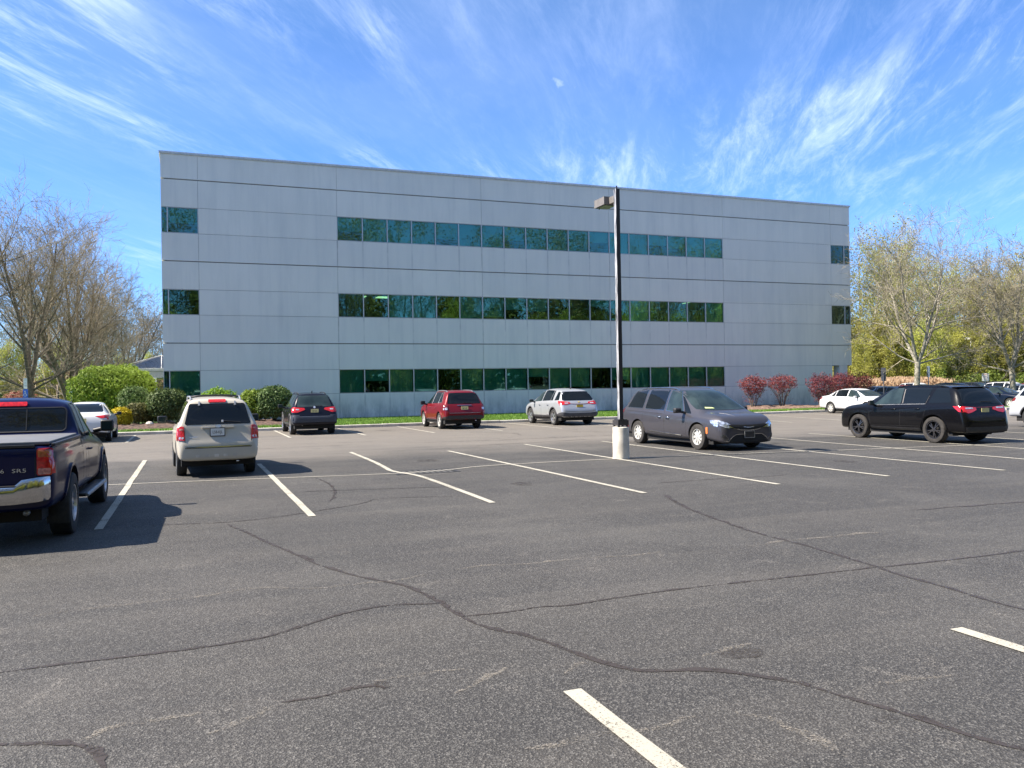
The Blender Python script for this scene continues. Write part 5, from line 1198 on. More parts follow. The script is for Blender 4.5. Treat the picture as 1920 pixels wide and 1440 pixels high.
c.seam([[(-.40, .50), (-.41, 1.16)], [(-.10, .47), (-.12, .8), (-.14, 1.12), (-.16, 1.62)], [(.10, .47), (.10, 1.0), (.05, 1.68)], [(1.22, .50), (1.26, .8), (1.22, 1.05)], [(-.30, .46), (1.22, .47)]])
c.side_window(-.22, .10, -.20, .08, 'car_glass_light'); c.side_window(.17, 1.10, .15, .74, 'car_glass_light')
c.patch('F', [(-.72, 1.17), (.72, 1.17), (.60, 1.64), (-.60, 1.64)], 'car_glass', 'windshield'); c.patch('F', rrect(-.42, .42, .66, .88, .03), 'chrome', 'grille'); c.mirror2('F', rrect(.50, .78, .68, .88, .03), 'headlamp', 'headlight', off=.012, thick=.01)
c.mirrors(.98, 1.27, 'trim_black', x=.95, w=.20, h=.19, d=.13, arm=.10)
c.handles([(.20, .97)], 'paint_navy')
for sx in (-1, 1):
    c.box('running_board', 'trim_black', sx * .91 - .075, sx * .91 + .075, -.82, 1.12, .385, .435, .02)
    m = MB(); m.tube([(sx * .985, -.84, .41), (sx * .99, -.78, .415), (sx * .99, 1.08, .415), (sx * .985, 1.14, .41)], [.02, .028, .028, .02], 10); m.build('step_edge', 'steel_grey', c.t, smooth=True, angle=60)
    c.box('mud_flap', 'rubber', min(sx * .68, sx * .92), max(sx * .68, sx * .92), -1.88, -1.865, .20, .50, .004)
m = MB(); m.tube([(.55, -2.35, .40), (.55, -1.7, .42)], .035, 10); m.build('exhaust_pipe', 'steel_grey', c.t, smooth=True)
m = MB(); m.box(-.70, .70, -2.3, 2.4, .30, .46); m.tube([(-.55, -1.42, .385), (.55, -1.42, .385)], .06, 8); m.box(-.12, .12, -2.70, -2.3, .36, .42); m.build('underbody', 'arch_black', c.t)
hit, n = c._proj(Vector((.5, -4.5, .905)), Vector((0, 1, 0)))
text_mesh('V6', .062, 'letter_silver', c.t, (.33, hit.y - .004, .905), (pi / 2, 0, 0), 'badge_lettering', .004, 1.05, 1.45); text_mesh('SR5', .062, 'letter_silver', c.t, (.525, hit.y - .004, .905), (pi / 2, 0, 0), 'badge_lettering', .004, 1.05, 1.5)
c.plate(0, .64, '', 'plate_white', push=-2.735, w=.30, h=.15)

# --- black SUV beside the wall, seen from behind --------------------------------------------------
st = [(-2.27, .46, .55, .62, .66, .58), (-2.25, .40, .62, .72, .84, .76), (-2.20, .38, .72, .82, .89, .82), (-2.14, .38, .85, .96, .91, .82), (-2.08, .38, .98, 1.08, .915, .80), (-1.98, .38, 1.04, 1.17, .92, .74), (-1.85, .38, 1.06, 1.42, .925, .68), (-1.74, .38, 1.06, 1.59, .925, .64), (-1.60, .38, 1.06, 1.63, .925, .62),
      (-1.0, .34, 1.05, 1.66, .925, .62), (-.2, .30, 1.03, 1.67, .925, .62), (.35, .30, 1.01, 1.64, .925, .61), (.75, .30, 1.0, 1.45, .92, .62), (1.15, .30, .99, 1.18, .92, .68), (1.35, .32, .98, 1.08, .91, .72), (1.85, .32, .92, 1.01, .90, .72), (2.15, .34, .82, .92, .86, .70), (2.25, .36, .62, .76, .76, .62), (2.29, .44, .54, .62, .58, .5)]
def x3():
    c = Car('suv', 'black SUV with grey lower bumper parked against the kerb left of the windows', 'suv', (4.62, 35.45, 0), 0, 4.57, st,
        dict(yr=-1.33, yf=1.47, r=.36, x=.915, w=.245, style='slim', spokes=10, mat='alloy', rim=.235), dict(paint='paint_jet'), group='vehicles parked along the kerb')
    c.patch('B', [(-.66, 1.10), (.66, 1.10), (.70, 1.13), (.60, 1.50), (.56, 1.535), (-.56, 1.535), (-.60, 1.50), (-.70, 1.13)], 'car_glass_light', 'rear_window', off=.006)
    c.patch('B', [(-.895, .50), (.895, .50), (.90, .60), (.89, .79), (.62, .79), (.60, .72), (-.60, .72), (-.62, .79), (-.89, .79), (-.90, .60)], 'bumper_grey', 'rear_bumper', off=.012, thick=.012)
    c.both([(-2.20, .42), (-1.76, .42), (-1.78, .60), (-1.86, .78), (-2.20, .79)], 'bumper_grey', 'bumper_side', off=.012, thick=.012)
    c.strip('B', [(-.60, .725), (.60, .725)], .012, 'steel_grey', 'bumper_line', off=.012)
    for o in c.mirror2('B', [(.38, .99), (.42, 1.055), (.84, 1.085), (.885, .97), (.87, .89), (.70, .88), (.55, .93)], 'tail_red', 'tail_light', off=.014, thick=.014): pass
    for sx in (-1, 1): c.patch('B', [(sx * x, z) for x, z in rrect(.62, .76, .975, 1.02, .015)], 'lamp_clear', 'reverse_lens', off=.018)
    c.both([(-2.14, .88), (-1.98, .92), (-1.90, 1.01), (-1.98, 1.08), (-2.12, 1.09)], 'tail_red', 'tail_light', off=.012, thick=.012)
    c.patch('B', [(.045 * cos(a * pi / 8), 1.075 + .045 * sin(a * pi / 8)) for a in range(16)], 'letter_silver', 'emblem', off=.02, thick=.015)
    c.plate(0.0, .935, 'NJB-42K', 'plate_yellow', off=.02, tsize=.07)
    c.seam([[(-.84, .48), (-.90, .85), (-.98, 1.06), (-1.0, 1.5)], [(.02, .40), (.0, 1.0), (-.02, 1.58)], [(.98, .46), (1.04, .75), (1.0, 1.0)]]); c.arches('cladding', .07)
    c.both([(-.85, .33), (.98, .33), (.98, .45), (-.85, .45)], 'cladding', 'sill_cladding', off=.01, thick=.01)
    c.side_window(-1.80, -1.06, -1.62, -1.10, 'car_glass_light'); c.side_window(-.98, -.06, -.98, -.06, 'car_glass_light'); c.side_window(.04, 1.02, .04, .48, 'car_glass_light')
    c.patch('F', [(-.70, 1.10), (.70, 1.10), (.57, 1.50), (-.57, 1.50)], 'car_glass', 'windshield'); c.mirror2('F', rrect(.5, .8, .66, .82, .03), 'headlamp', 'headlight', off=.01); c.patch('F', rrect(-.4, .4, .58, .78, .05), 'trim_black', 'grille')
    c.mirrors(.86, 1.10, 'trim_black', x=.95, w=.22, h=.16, d=.11); c.handles([(-.76, .92), (.16, .91)], 'paint_jet'); c.rails(-1.5, .3, .55, 'trim_black', h=.045, r=.02); c.wiper(-.05, .33, 1.135, 1.13)
    m = MB(); m.tube([(0, -1.42, 1.665), (0, -1.52, 1.73)], [.03, .008], 8); m.build('roof_antenna', 'trim_black', c.t, smooth=True)
    m = MB(); m.tube([(-.5, -2.15, .40), (-.5, -1.8, .40)], .035, 10); m.build('exhaust_pipe', 'steel_grey', c.t, smooth=True)
    m = MB(); m.box(-.80, .80, -2.0, 2.0, .24, .42); m.build('underbody', 'arch_black', c.t); c.t.scale = (.95, 1, 1)
x3()

# --- red compact SUV -------------------------------------------------------------------------------
st = [(-2.20, .48, .56, .64, .66, .58), (-2.185, .42, .64, .74, .82, .76), (-2.14, .40, .76, .88, .875, .80), (-2.09, .40, .92, 1.02, .89, .80), (-2.03, .40, 1.03, 1.12, .895, .77), (-1.93, .40, 1.06, 1.30, .90, .71), (-1.82, .38, 1.07, 1.55, .905, .65), (-1.72, .38, 1.07, 1.61, .905, .63), (-1.2, .34, 1.06, 1.645, .905, .625), (-.5, .30, 1.04, 1.655, .905, .625), (.10, .30, 1.02, 1.64, .905, .62),
      (.42, .30, 1.01, 1.57, .905, .615), (.78, .30, 1.0, 1.34, .905, .64), (1.08, .30, .99, 1.13, .90, .70), (1.30, .32, .98, 1.07, .90, .73), (1.8, .32, .93, 1.02, .89, .73), (2.08, .34, .84, .94, .85, .70), (2.18, .36, .66, .80, .78, .64), (2.22, .44, .55, .62, .62, .52)]
c = Car('suv', 'red compact SUV parked against the kerb between the black and the silver SUV', 'suv', (10.90, 35.70, 0), radians(-.8), 4.45, st,
        dict(yr=-1.27, yf=1.365, r=.345, x=.895, w=.225, style='star', spokes=5, mat='alloy_bright', rim=.235), dict(paint='paint_red'), group='vehicles parked along the kerb')
c.patch('B', [(-.70, 1.075), (.70, 1.075), (.73, 1.10), (.61, 1.50), (.57, 1.535), (-.57, 1.535), (-.61, 1.50), (-.73, 1.10)], 'car_glass', 'rear_window', off=.006)
c.patch('B', [(-.86, .40), (.86, .40), (.875, .52), (.70, .585), (-.70, .585), (-.875, .52)], 'trim_black', 'lower_bumper', off=.012, thick=.012)
c.both([(-2.17, .42), (-1.70, .40), (-1.72, .46), (-2.1, .55), (-2.17, .56)], 'trim_black', 'bumper_side', off=.010, thick=.010)
c.strip('B', [(-.68, .69), (.68, .69)], .016, 'steel_grey', 'hatch_trim', off=.008)
for q in ([(-.70, .70), (-.72, 1.05)], [(.70, .70), (.72, 1.05)]): c.strip('B', q, .012, 'seam', 'hatch_seam', off=.002)
c.mirror2('B', rrect(.735, .865, .80, 1.05, .03), 'tail_dark', 'tail_light', off=.014, thick=.014)
for sx in (-1, 1): c.patch('B', [(sx * x, z) for x, z in rrect(.755, .85, .825, .915, .02)], 'lamp_clear', 'reverse_lens', off=.018)
c.both([(-2.10, .80), (-1.97, .81), (-1.97, .95), (-2.03, 1.06), (-2.10, 1.06)], 'tail_dark', 'tail_light', off=.012, thick=.012)
c.both(rrect(-2.08, -2.0, .82, .90, .01), 'lamp_clear', 'side_lens', off=.016)
c.strip('B', [(-.32, 1.005), (.32, 1.005)], .03, 'chrome', 'hatch_grip', off=.02); c.plate(0, .885, 'NJC-18R', 'plate_yellow', off=.014, tsize=.07)
c.seam([[(-.86, .46), (-.90, .80), (-.96, 1.06), (-.98, 1.5)], [(.0, .40), (-.02, 1.0), (-.03, 1.57)], [(.93, .46), (.98, .75), (.96, 1.0)]])
c.side_window(-1.62, -1.10, -1.22, -1.04, lo=.06, trim='steel_grey', trimw=.012); c.side_window(-1.04, -.07, -1.00, -.09); c.side_window(.03, .97, .0, .40)
for y in (-1.04, -.03): c.strip('L', [(y, 1.08), (y, 1.52)], .05, 'steel_grey', 'window_post', off=.006)
c.arches('paint_red', .06, off=.02); c.both([(-.85, .31), (.95, .31), (.95, .40), (-.85, .40)], 'bumper_grey', 'sill_cladding', off=.012, thick=.012)
c.patch('F', [(-.70, 1.10), (.70, 1.10), (.58, 1.50), (-.58, 1.50)], 'car_glass', 'windshield'); c.mirror2('F', [(.64 + .09 * cos(a * pi / 8), .78 + .09 * sin(a * pi / 8)) for a in range(16)], 'headlamp', 'headlight', off=.01); c.patch('F', rrect(-.42, .42, .68, .82, .03), 'trim_black', 'grille')
c.mirrors(.80, 1.10, 'trim_black', x=.95, w=.23, h=.18, d=.12); c.handles([(-.78, .92), (.16, .92)], 'paint_red'); c.rails(-1.55, .2, .56, 'alloy', h=.04, r=.022); c.wiper(-.05, .35, 1.12, 1.11)
m = MB(); m.tube([(.5, -2.12, .36), (.5, -1.8, .36)], .03, 10); m.build('exhaust_pipe', 'chrome', c.t, smooth=True)
m = MB(); m.box(-.80, .80, -1.9, 2.0, .23, .42); m.build('underbody', 'arch_black', c.t)

# --- silver SUV --------------------------------------------------------------------------------------
st = [(-2.30, .46, .55, .62, .64, .56), (-2.285, .38, .62, .72, .82, .74), (-2.23, .36, .72, .84, .88, .80), (-2.17, .36, .86, .96, .90, .80), (-2.09, .36, .99, 1.08, .91, .78), (-1.98, .36, 1.05, 1.18, .915, .74), (-1.83, .36, 1.07, 1.42, .92, .67), (-1.70, .36, 1.07, 1.56, .92, .64), (-1.5, .34, 1.06, 1.60, .92, .62), (-.9, .32, 1.05, 1.64, .92, .62), (-.2, .28, 1.03, 1.655, .92, .62), (.35, .28, 1.01, 1.61, .92, .61),
      (.75, .28, .99, 1.43, .92, .62), (1.15, .28, .97, 1.19, .915, .68), (1.38, .30, .96, 1.07, .91, .72), (1.85, .30, .90, .99, .89, .72), (2.15, .32, .80, .89, .85, .68), (2.28, .36, .60, .72, .76, .60), (2.33, .44, .52, .60, .58, .5)]
c = Car('suv', 'silver SUV parked against the kerb just left of the lamp post', 'suv', (16.15, 35.55, 0), radians(-.5), 4.65, st,
        dict(yr=-1.32, yf=1.405, r=.36, x=.91, w=.235, style='star', spokes=5, mat='alloy', rim=.255, cap='trim_black'), dict(paint='paint_silver'), group='vehicles parked along the kerb')
c.patch('B', [(-.68, 1.10), (.68, 1.10), (.76, 1.14), (.66, 1.44), (.58, 1.50), (-.58, 1.50), (-.66, 1.44), (-.76, 1.14)], 'car_glass', 'rear_window', off=.006)
c.patch('B', [(-.86, .36), (.86, .36), (.885, .60), (.5, .555), (-.5, .555), (-.885, .60)], 'cladding', 'lower_bumper', off=.012, thick=.012)
c.both([(-2.26, .38), (-1.72, .34), (-1.74, .48), (-2.0, .57), (-2.26, .60)], 'cladding', 'bumper_side', off=.010, thick=.010)
c.mirror2('B', [(.42, .965), (.46, 1.035), (.84, 1.08), (.875, 1.0), (.84, .92), (.60, .93)], 'tail_red', 'tail_light', off=.014, thick=.014)
for sx in (-1, 1): c.patch('B', [(sx * x, z) for x, z in rrect(.53, .70, .965, 1.01, .015)], 'lamp_clear', 'reverse_lens', off=.018)
c.both([(-2.16, .92), (-1.93, .98), (-1.84, 1.09), (-2.02, 1.085), (-2.14, 1.06)], 'tail_red', 'tail_light', off=.012, thick=.012)
c.strip('B', [(-.42, .96), (-.2, .945), (.2, .945), (.42, .96)], .022, 'tail_dark', 'hatch_trim', off=.012)
for q in ([(-.70, .66), (-.60, .62), (.60, .62), (.70, .66)],): c.strip('B', q, .012, 'seam', 'hatch_seam', off=.002)
c.plate(0, .84, '', 'plate_gold', off=.012); c.patch('B', [(.05 * cos(a * pi / 6), 1.03 + .02 * sin(a * pi / 6)) for a in range(12)], 'plate_gold', 'emblem', off=.018, thick=.012)
c.seam([[(-.84, .46), (-.90, .80), (-.98, 1.06), (-1.0, 1.48)], [(.04, .36), (.02, 1.0), (.0, 1.57)], [(.98, .44), (1.04, .75), (1.02, .98)]])
c.side_window(-1.88, -1.40, -1.66, -1.42, hi=.2); c.side_window(-1.22, -.98, -1.10, -1.00); c.side_window(-.95, -.03, -.97, -.05); c.side_window(.06, 1.10, .04, .52, 'car_glass_light')
c.arches('cladding', .055); c.both([(-.86, .30), (.96, .30), (.96, .44), (-.86, .44)], 'cladding', 'sill_cladding', off=.010, thick=.010)
c.patch('F', [(-.72, 1.08), (.72, 1.08), (.57, 1.48), (-.57, 1.48)], 'car_glass', 'windshield'); c.mirror2('F', rrect(.5, .8, .68, .80, .03), 'headlamp', 'headlight', off=.01); c.patch('F', rrect(-.45, .45, .50, .74, .05), 'trim_black', 'grille')
c.mirrors(.86, 1.08, 'trim_black', x=.95, w=.22, h=.15, d=.11); c.handles([(-.76, .90), (.18, .89)], 'chrome')
m = MB(); m.tube([(0, -1.25, 1.63), (0, -1.38, 1.70)], [.035, .01], 8); m.build('roof_antenna', 'trim_black', c.t, smooth=True)
m = MB(); m.box(-.80, .80, -2.0, 2.0, .22, .40); m.build('underbody', 'arch_black', c.t)

# --- dark grey minivan, nose towards us ---------------------------------------------------------------
st = [(-2.56, .42, .55, .64, .70, .62), (-2.54, .34, .66, .80, .88, .80), (-2.48, .32, .84, .98, .94, .84), (-2.42, .32, 1.0, 1.10, .965, .82), (-2.32, .32, 1.06, 1.25, .98, .76), (-2.18, .32, 1.07, 1.55, .985, .70), (-2.02, .30, 1.07, 1.69, .99, .675), (-1.6, .28, 1.06, 1.735, .995, .67), (-.9, .26, 1.04, 1.755, 1.0, .67), (-.1, .24, 1.01, 1.755, 1.0, .67), (.45, .24, .98, 1.71, 1.0, .665),
      (.85, .24, .96, 1.56, 1.0, .665), (1.30, .24, .94, 1.30, .995, .70), (1.62, .26, .93, 1.09, .985, .76), (1.80, .27, .91, 1.02, .975, .78), (2.15, .25, .88, 1.00, .955, .79), (2.38, .22, .82, .94, .925, .78), (2.50, .20, .74, .875, .88, .76), (2.585, .19, .60, .76, .80, .70), (2.62, .24, .48, .62, .66, .60)]
c = Car('minivan', 'dark grey minivan parked nose out beside the lamp post', 'minivan', (13.50, 20.55, 0), radians(180) + radians(1.5), 5.17, st,
        dict(yr=-1.46, yf=1.63, r=.355, x=.985, w=.235, style='fan', spokes=9, mat='alloy_bright', rim=.225, tyre='rubber_dusty', cap='alloy_bright', gap=.05), dict(paint='paint_granite'), group='vehicles parked in the near row')
c.side_window(-2.10, -1.20, -1.92, -1.24, lo=.05, trim='chrome', hi=.13); c.side_window(-1.06, -.02, -1.10, -.06, lo=.05, trim='chrome', hi=.13); c.side_window(.08, .95, .03, .52, 'car_glass_light', lo=.05, trim='chrome', hi=.13)
c.side_window(1.02, 1.30, .62, .70, 'car_glass', lo=.05, hi=.25, n=3)
c.seam([[(-1.18, .62), (-1.16, 1.05), (-1.14, 1.15)], [(-.98, .42), (-1.10, .62), (-1.18, .70)], [(.02, .30), (.02, .98), (.0, 1.05)], [(1.08, .30), (1.14, .62), (1.12, .95)], [(-.95, .34), (1.08, .30)]])
c.seam([[(-2.05, 1.02), (-1.15, .995), (-.1, .96)]], w=.012)
for f in 'RL': c.strip(f, [(-.86, .45), (0, .405), (.88, .375)], .035, 'chrome', 'sill_trim', off=.014)
c.handles([(-.22, .865), (.22, .85)], 'chrome', L=.19, h=.035)
c.patch('F', [(-.80, 1.11), (-.4, 1.085), (.4, 1.085), (.80, 1.11), (.79, 1.16), (.655, 1.60), (.60, 1.635), (-.60, 1.635), (-.655, 1.60), (-.79, 1.16)], 'car_glass_light', 'windshield', off=.006)
c.patch('F', [(.32, 1.125), (.62, 1.13), (.60, 1.165), (.38, 1.155)], 'paper_green', 'dash_paper', off=.009)
gr = [(.0, .555), (.25, .57), (.50, .62), (.68, .705), (.50, .715), (.25, .70), (0, .695)]; gr = gr + [(-x, z) for x, z in gr[-2:0:-1]]
c.patch('F', gr, 'arch_black', 'grille', off=.012, res=.045); c.strip('F', [(-.70, .712), (-.50, .617), (-.25, .567), (0, .552), (.25, .567), (.50, .617), (.70, .712)], .022, 'chrome', 'grille_trim', off=.014)
c.strip('F', [(-.17, .645), (-.05, .628), (.05, .628), (.17, .645)], .024, 'chrome', 'emblem', off=.02)
hl = [(.52, .64), (.56, .70), (.68, .77), (.84, .83), (.875, .78), (.85, .69), (.74, .635), (.62, .62)]
for sx in (1, -1): c.patch('F', [(sx * x, z) for x, z in hl], 'headlamp', 'headlight', off=.012, thick=.012)
c.both([(2.16, .84), (2.34, .82), (2.46, .76), (2.46, .66), (2.34, .68), (2.20, .77)], 'headlamp', 'headlight', off=.012, thick=.012)
lg = [(-.64, .235), (-.50, .225), (.50, .225), (.64, .235), (.58, .32), (.44, .43), (-.44, .43), (-.58, .32)]
c.patch('F', lg, 'arch_black', 'lower_grille', off=.013, res=.045); c.strip('F', [(-.80, .29), (-.66, .27), (-.56, .37), (-.42, .45), (.42, .45), (.56, .37), (.66, .27), (.80, .29)], .018, 'chrome', 'bumper_trim', off=.016)
for sx in (1, -1):
    fg = [(sx * x, z) for x, z in ((.66, .33), (.80, .34), (.85, .40), (.82, .45), (.74, .42))]; c.patch('F', fg, 'trim_black', 'fog_light', off=.013, res=.045); c.strip('F', fg, .014, 'chrome', 'fog_trim', off=.014, closed=True)
    c.both(rrect(2.02, 2.09, .46, .64, .02), 'amber', 'side_marker', off=.010, thick=.01) if sx > 0 else None
c.both(rrect(-2.05, -1.99, .50, .68, .02), 'tail_dark', 'side_marker', off=.008)
c.plate(0, .44, '', 'trim_black', face='F', off=.035, frame='steel_grey', w=.31, h=.16)
c.both([(-2.42, .95), (-2.30, .95), (-2.26, 1.10), (-2.36, 1.12)], 'tail_dark', 'tail_light', off=.010, thick=.01); c.patch('B', rrect(-.66, .66, 1.15, 1.55, .05), 'car_glass', 'rear_window'); c.mirror2('B', rrect(.6, .88, .95, 1.05, .03), 'tail_red', 'tail_light')
c.mirrors(.98, 1.08, 'trim_black', x=1.03, w=.25, h=.16, d=.13, arm=.12); c.rails(-1.75, .35, .60, 'chrome', h=.035, r=.02)
for sx in (-.3, 0, .3): c.strip('T', [(sx * 1.5, 1.95), (sx * .9, 2.4)], .03, 'paint_granite', 'hood_crease', off=.004)
m = MB(); m.box(-.85, .85, -2.2, 2.2, .17, .36); m.build('underbody', 'arch_black', c.t); c.t.scale = (.96, .97, .96)

# --- black three row SUV, tail towards us ---------------------------------------------------------------
st = [(-2.54, .42, .56, .66, .68, .62), (-2.52, .34, .64, .76, .86, .80), (-2.46, .31, .80, .94, .93, .85), (-2.41, .31, .98, 1.08, .945, .84), (-2.36, .31, 1.11, 1.19, .95, .81), (-2.25, .31, 1.17, 1.38, .955, .76), (-2.10, .31, 1.19, 1.62, .96, .715), (-1.98, .31, 1.19, 1.735, .96, .695), (-1.7, .31, 1.18, 1.765, .96, .685), (-1.0, .31, 1.16, 1.79, .965, .68), (-.2, .31, 1.14, 1.80, .965, .68), (.25, .31, 1.12, 1.77, .96, .67),
      (.60, .31, 1.11, 1.66, .96, .67), (1.0, .31, 1.09, 1.44, .96, .69), (1.35, .31, 1.08, 1.24, .955, .75), (1.55, .31, 1.07, 1.18, .95, .78), (2.1, .31, 1.02, 1.13, .94, .80), (2.40, .31, .93, 1.04, .91, .77), (2.52, .31, .74, .90, .84, .70), (2.56, .40, .60, .70, .68, .58)]
c = Car('suv', 'black three row SUV with black wheels parked tail out on the right', 'suv', (20.17, 18.75, 0), radians(-1.0), 5.11, st,
        dict(yr=-1.42, yf=1.62, r=.405, x=.955, w=.265, style='twin', spokes=5, mat='alloy_black', rim=.275, tyre='rubber_dusty', cap='alloy_black', gap=.05), dict(paint='paint_black'), group='vehicles parked in the near row')
c.side_window(-2.06, -1.22, -1.80, -1.36, lo=.06); c.side_window(-1.10, -.26, -1.22, -.22, lo=.06); c.side_window(-.16, .98, -.12, .42, 'car_glass_light', lo=.06)
for f in 'RL': c.strip(f, [(-1.12, 1.20), (-.2, 1.175), (1.05, 1.135)], .016, 'steel_grey', 'belt_trim', off=.008); c.strip(f, [(-1.13, 1.22), (-1.19, 1.46)], .03, 'trim_black', 'window_post', off=.008); c.strip(f, [(-.22, 1.21), (-.17, 1.66)], .06, 'trim_black', 'window_post', off=.006)
c.patch('B', [(-.74, 1.21), (.74, 1.21), (.78, 1.24), (.66, 1.62), (.60, 1.66), (-.60, 1.66), (-.66, 1.62), (-.78, 1.24)], 'car_glass', 'rear_window', off=.006)
c.box('spoiler', 'paint_black', -.64, .64, -2.03, -1.84, 1.70, 1.73, .012)
c.mirror2('B', [(.34, 1.03), (.36, 1.10), (.84, 1.14), (.91, 1.12), (.87, .99), (.72, .93), (.54, .96)], 'tail_red', 'tail_light', off=.012, thick=.012)
for sx in (-1, 1): c.patch('B', [(sx * x, z) for x, z in rrect(.48, .78, 1.06, 1.10, .015)], 'lamp_clear', 'reverse_lens', off=.016)
c.both([(-2.43, .97), (-2.33, .98), (-2.12, 1.145), (-2.40, 1.14)], 'tail_red', 'tail_light', off=.012, thick=.012)
c.strip('B', [(-.36, 1.10), (.36, 1.10)], .02, 'tail_dark', 'light_bar', off=.010); c.plate(-.0, 1.0, '', 'plate_yellow', off=.012)
c.seam([[(-1.02, .52), (-1.08, .85), (-1.16, 1.12)], [(-.14, .42), (-.18, 1.1)], [(1.08, .48), (1.14, .80), (1.10, 1.06)], [(-1.0, .50), (1.06, .47)]])
c.arches('paint_black', .05, off=.018); c.both([(-.92, .36), (1.08, .36), (1.08, .44), (-.92, .44)], 'trim_black', 'sill_cladding', off=.012, thick=.012)
c.patch('B', [(-.84, .36), (.84, .36), (.86, .52), (-.86, .52)], 'trim_black', 'lower_bumper', off=.010, thick=.01)
c.patch('F', [(-.74, 1.18), (.74, 1.18), (.60, 1.66), (-.60, 1.66)], 'car_glass', 'windshield'); c.mirror2('F', rrect(.5, .84, .78, .93, .03), 'headlamp', 'headlight', off=.01); c.patch('F', rrect(-.42, .42, .72, .94, .04), 'trim_black', 'grille')
c.mirrors(.90, 1.22, 'trim_black', x=.99, w=.22, h=.18, d=.12, face='car_glass_light'); c.handles([(-.84, 1.04), (.08, 1.02)], 'paint_black', L=.19, h=.034); c.rails(-1.7, .2, .60, 'paint_black', h=.03, r=.022); c.wiper(-.05, .40, 1.27, 1.26)
c.strip('B', [(-.60, .72), (.60, .72)], .012, 'seam', 'hatch_seam', off=.002)
m = MB(); m.tube([(-.55, -2.42, .42), (-.55, -2.1, .42)], .035, 10); m.tube([(.55, -2.42, .42), (.55, -2.1, .42)], .035, 10); m.build('exhaust_pipe', 'chrome', c.t, smooth=True)
m = MB(); m.box(-.82, .82, -2.0, 2.2, .24, .40); m.build('underbody', 'arch_black', c.t); c.t.scale = (.88, .935, .90)

# --- sedans ------------------------------------------------------------------------------------------------
def sedan(label, loc, rz, paintm, k, group=None, detail=True, rear='tail_red', glass='car_glass', wheel='alloy_bright', name='sedan'):
    H = k['H']; hl = k['L'] / 2; W_ = k['W'] / 2; q = H - 1.47
    st = [(-hl, .46, .56, .64, .62, .54), (-hl + .02, .36, .66, .78, .80, .72), (-hl + .08, .32, .80, .94, W_ - .04, .74), (-hl + .16, .30, .90, 1.02, W_ - .02, .74), (-hl + .50, .28, .94, 1.045, W_, .72), (-hl + .72, .27, .95, 1.08 + q * .3, W_, .69),
          (-hl + .98, .26, .955, 1.25 + q * .8, W_, .62), (-hl + 1.28, .25, .96, 1.40 + q, W_, .585), (-hl + 1.65, .24, .95, 1.455 + q, W_, .575), (-hl + 2.2, .23, .94, 1.47 + q, W_, .575), (-hl + 2.6, .23, .925, 1.44 + q, W_, .57), (-hl + 2.95, .23, .91, 1.33 + q, W_, .58), (-hl + 3.35, .23, .90, 1.12 + q * .5, W_, .64),
          (-hl + 3.58, .24, .885, .985, W_ - .005, .70), (-hl + 4.0, .25, .83, .92, W_ - .02, .70), (hl - .30, .26, .75, .85, W_ - .05, .66), (hl - .10, .26, .60, .74, W_ - .12, .60), (hl, .34, .46, .58, .58, .48)]
    c = Car(name, label, 'sedan', loc, rz, k['L'], st, dict(yr=-hl + 1.02, yf=-hl + 1.02 + k['wb'], r=.325, x=W_ - .01, w=.21, style='cap', spokes=7, mat=wheel, rim=.215, cap='alloy_bright'), dict(paint=paintm), group=group)
    c.patch('B', [(-.60, 1.09 + q * .3), (.60, 1.09 + q * .3), (.63, 1.12 + q * .3), (.54, 1.36 + q), (.50, 1.39 + q), (-.50, 1.39 + q), (-.54, 1.36 + q), (-.63, 1.12 + q * .3)], glass, 'rear_window', off=.006)
    c.patch('F', [(-.66, 1.01), (.66, 1.01), (.53, 1.36 + q), (-.53, 1.36 + q)], 'car_glass_light', 'windshield', off=.006)
    c.side_window(-hl + 1.02, -hl + 1.32, -hl + 1.20, -hl + 1.32, glass, hi=.25, n=4); c.side_window(-hl + 1.38, -hl + 2.28, -hl + 1.38, -hl + 2.24, glass); c.side_window(-hl + 2.36, -hl + 3.34, -hl + 2.32, -hl + 2.80, 'car_glass_light')
    c.mirror2('B', k['tail'], rear, 'tail_light', off=.012, thick=.012)
    for f, sg in (('R', 1), ('L', -1)): c.patch(f, [(-hl + .10, .80), (-hl + .30, .86), (-hl + .36, .93), (-hl + .12, .95)], rear, 'tail_light', off=.010, thick=.01)
    c.mirror2('F', [(.44, .64), (.70, .70), (.78, .66), (.74, .58), (.50, .57)], 'headlamp', 'headlight', off=.01); c.patch('F', rrect(-.38, .38, .52, .62, .03), 'trim_black', 'grille'); c.patch('F', rrect(-.5, .5, .32, .44, .03), 'trim_black', 'lower_grille')
    c.patch('B', [(-.80, .30), (.80, .30), (.82, .36), (.45, .40), (-.45, .40), (-.82, .36)], 'trim_black', 'lower_bumper', off=.008)
    c.plate(0, .80, '', 'plate_yellow', off=.012)
    y0 = -hl
    c.seam([[(y0 + 1.45, .42), (y0 + 1.36, .70), (y0 + 1.32, .95)], [(y0 + 2.34, .32), (y0 + 2.32, .92)], [(y0 + 3.38, .38), (y0 + 3.46, .62), (y0 + 3.42, .88)], [(y0 + 1.45, .34), (y0 + 3.38, .30)]])
    c.mirrors(y0 + 3.12, .98, k.get('mir', paintm), x=W_ + .02, w=.18, h=.13, d=.09); c.handles([(y0 + 1.56, .82), (y0 + 2.50, .81)], paintm if paintm != 'paint_blueblack' else 'paint_black')
    m = MB(); m.box(-.74, .74, -hl + .4, hl - .4, .17, .34); m.build('underbody', 'arch_black', c.t); return c
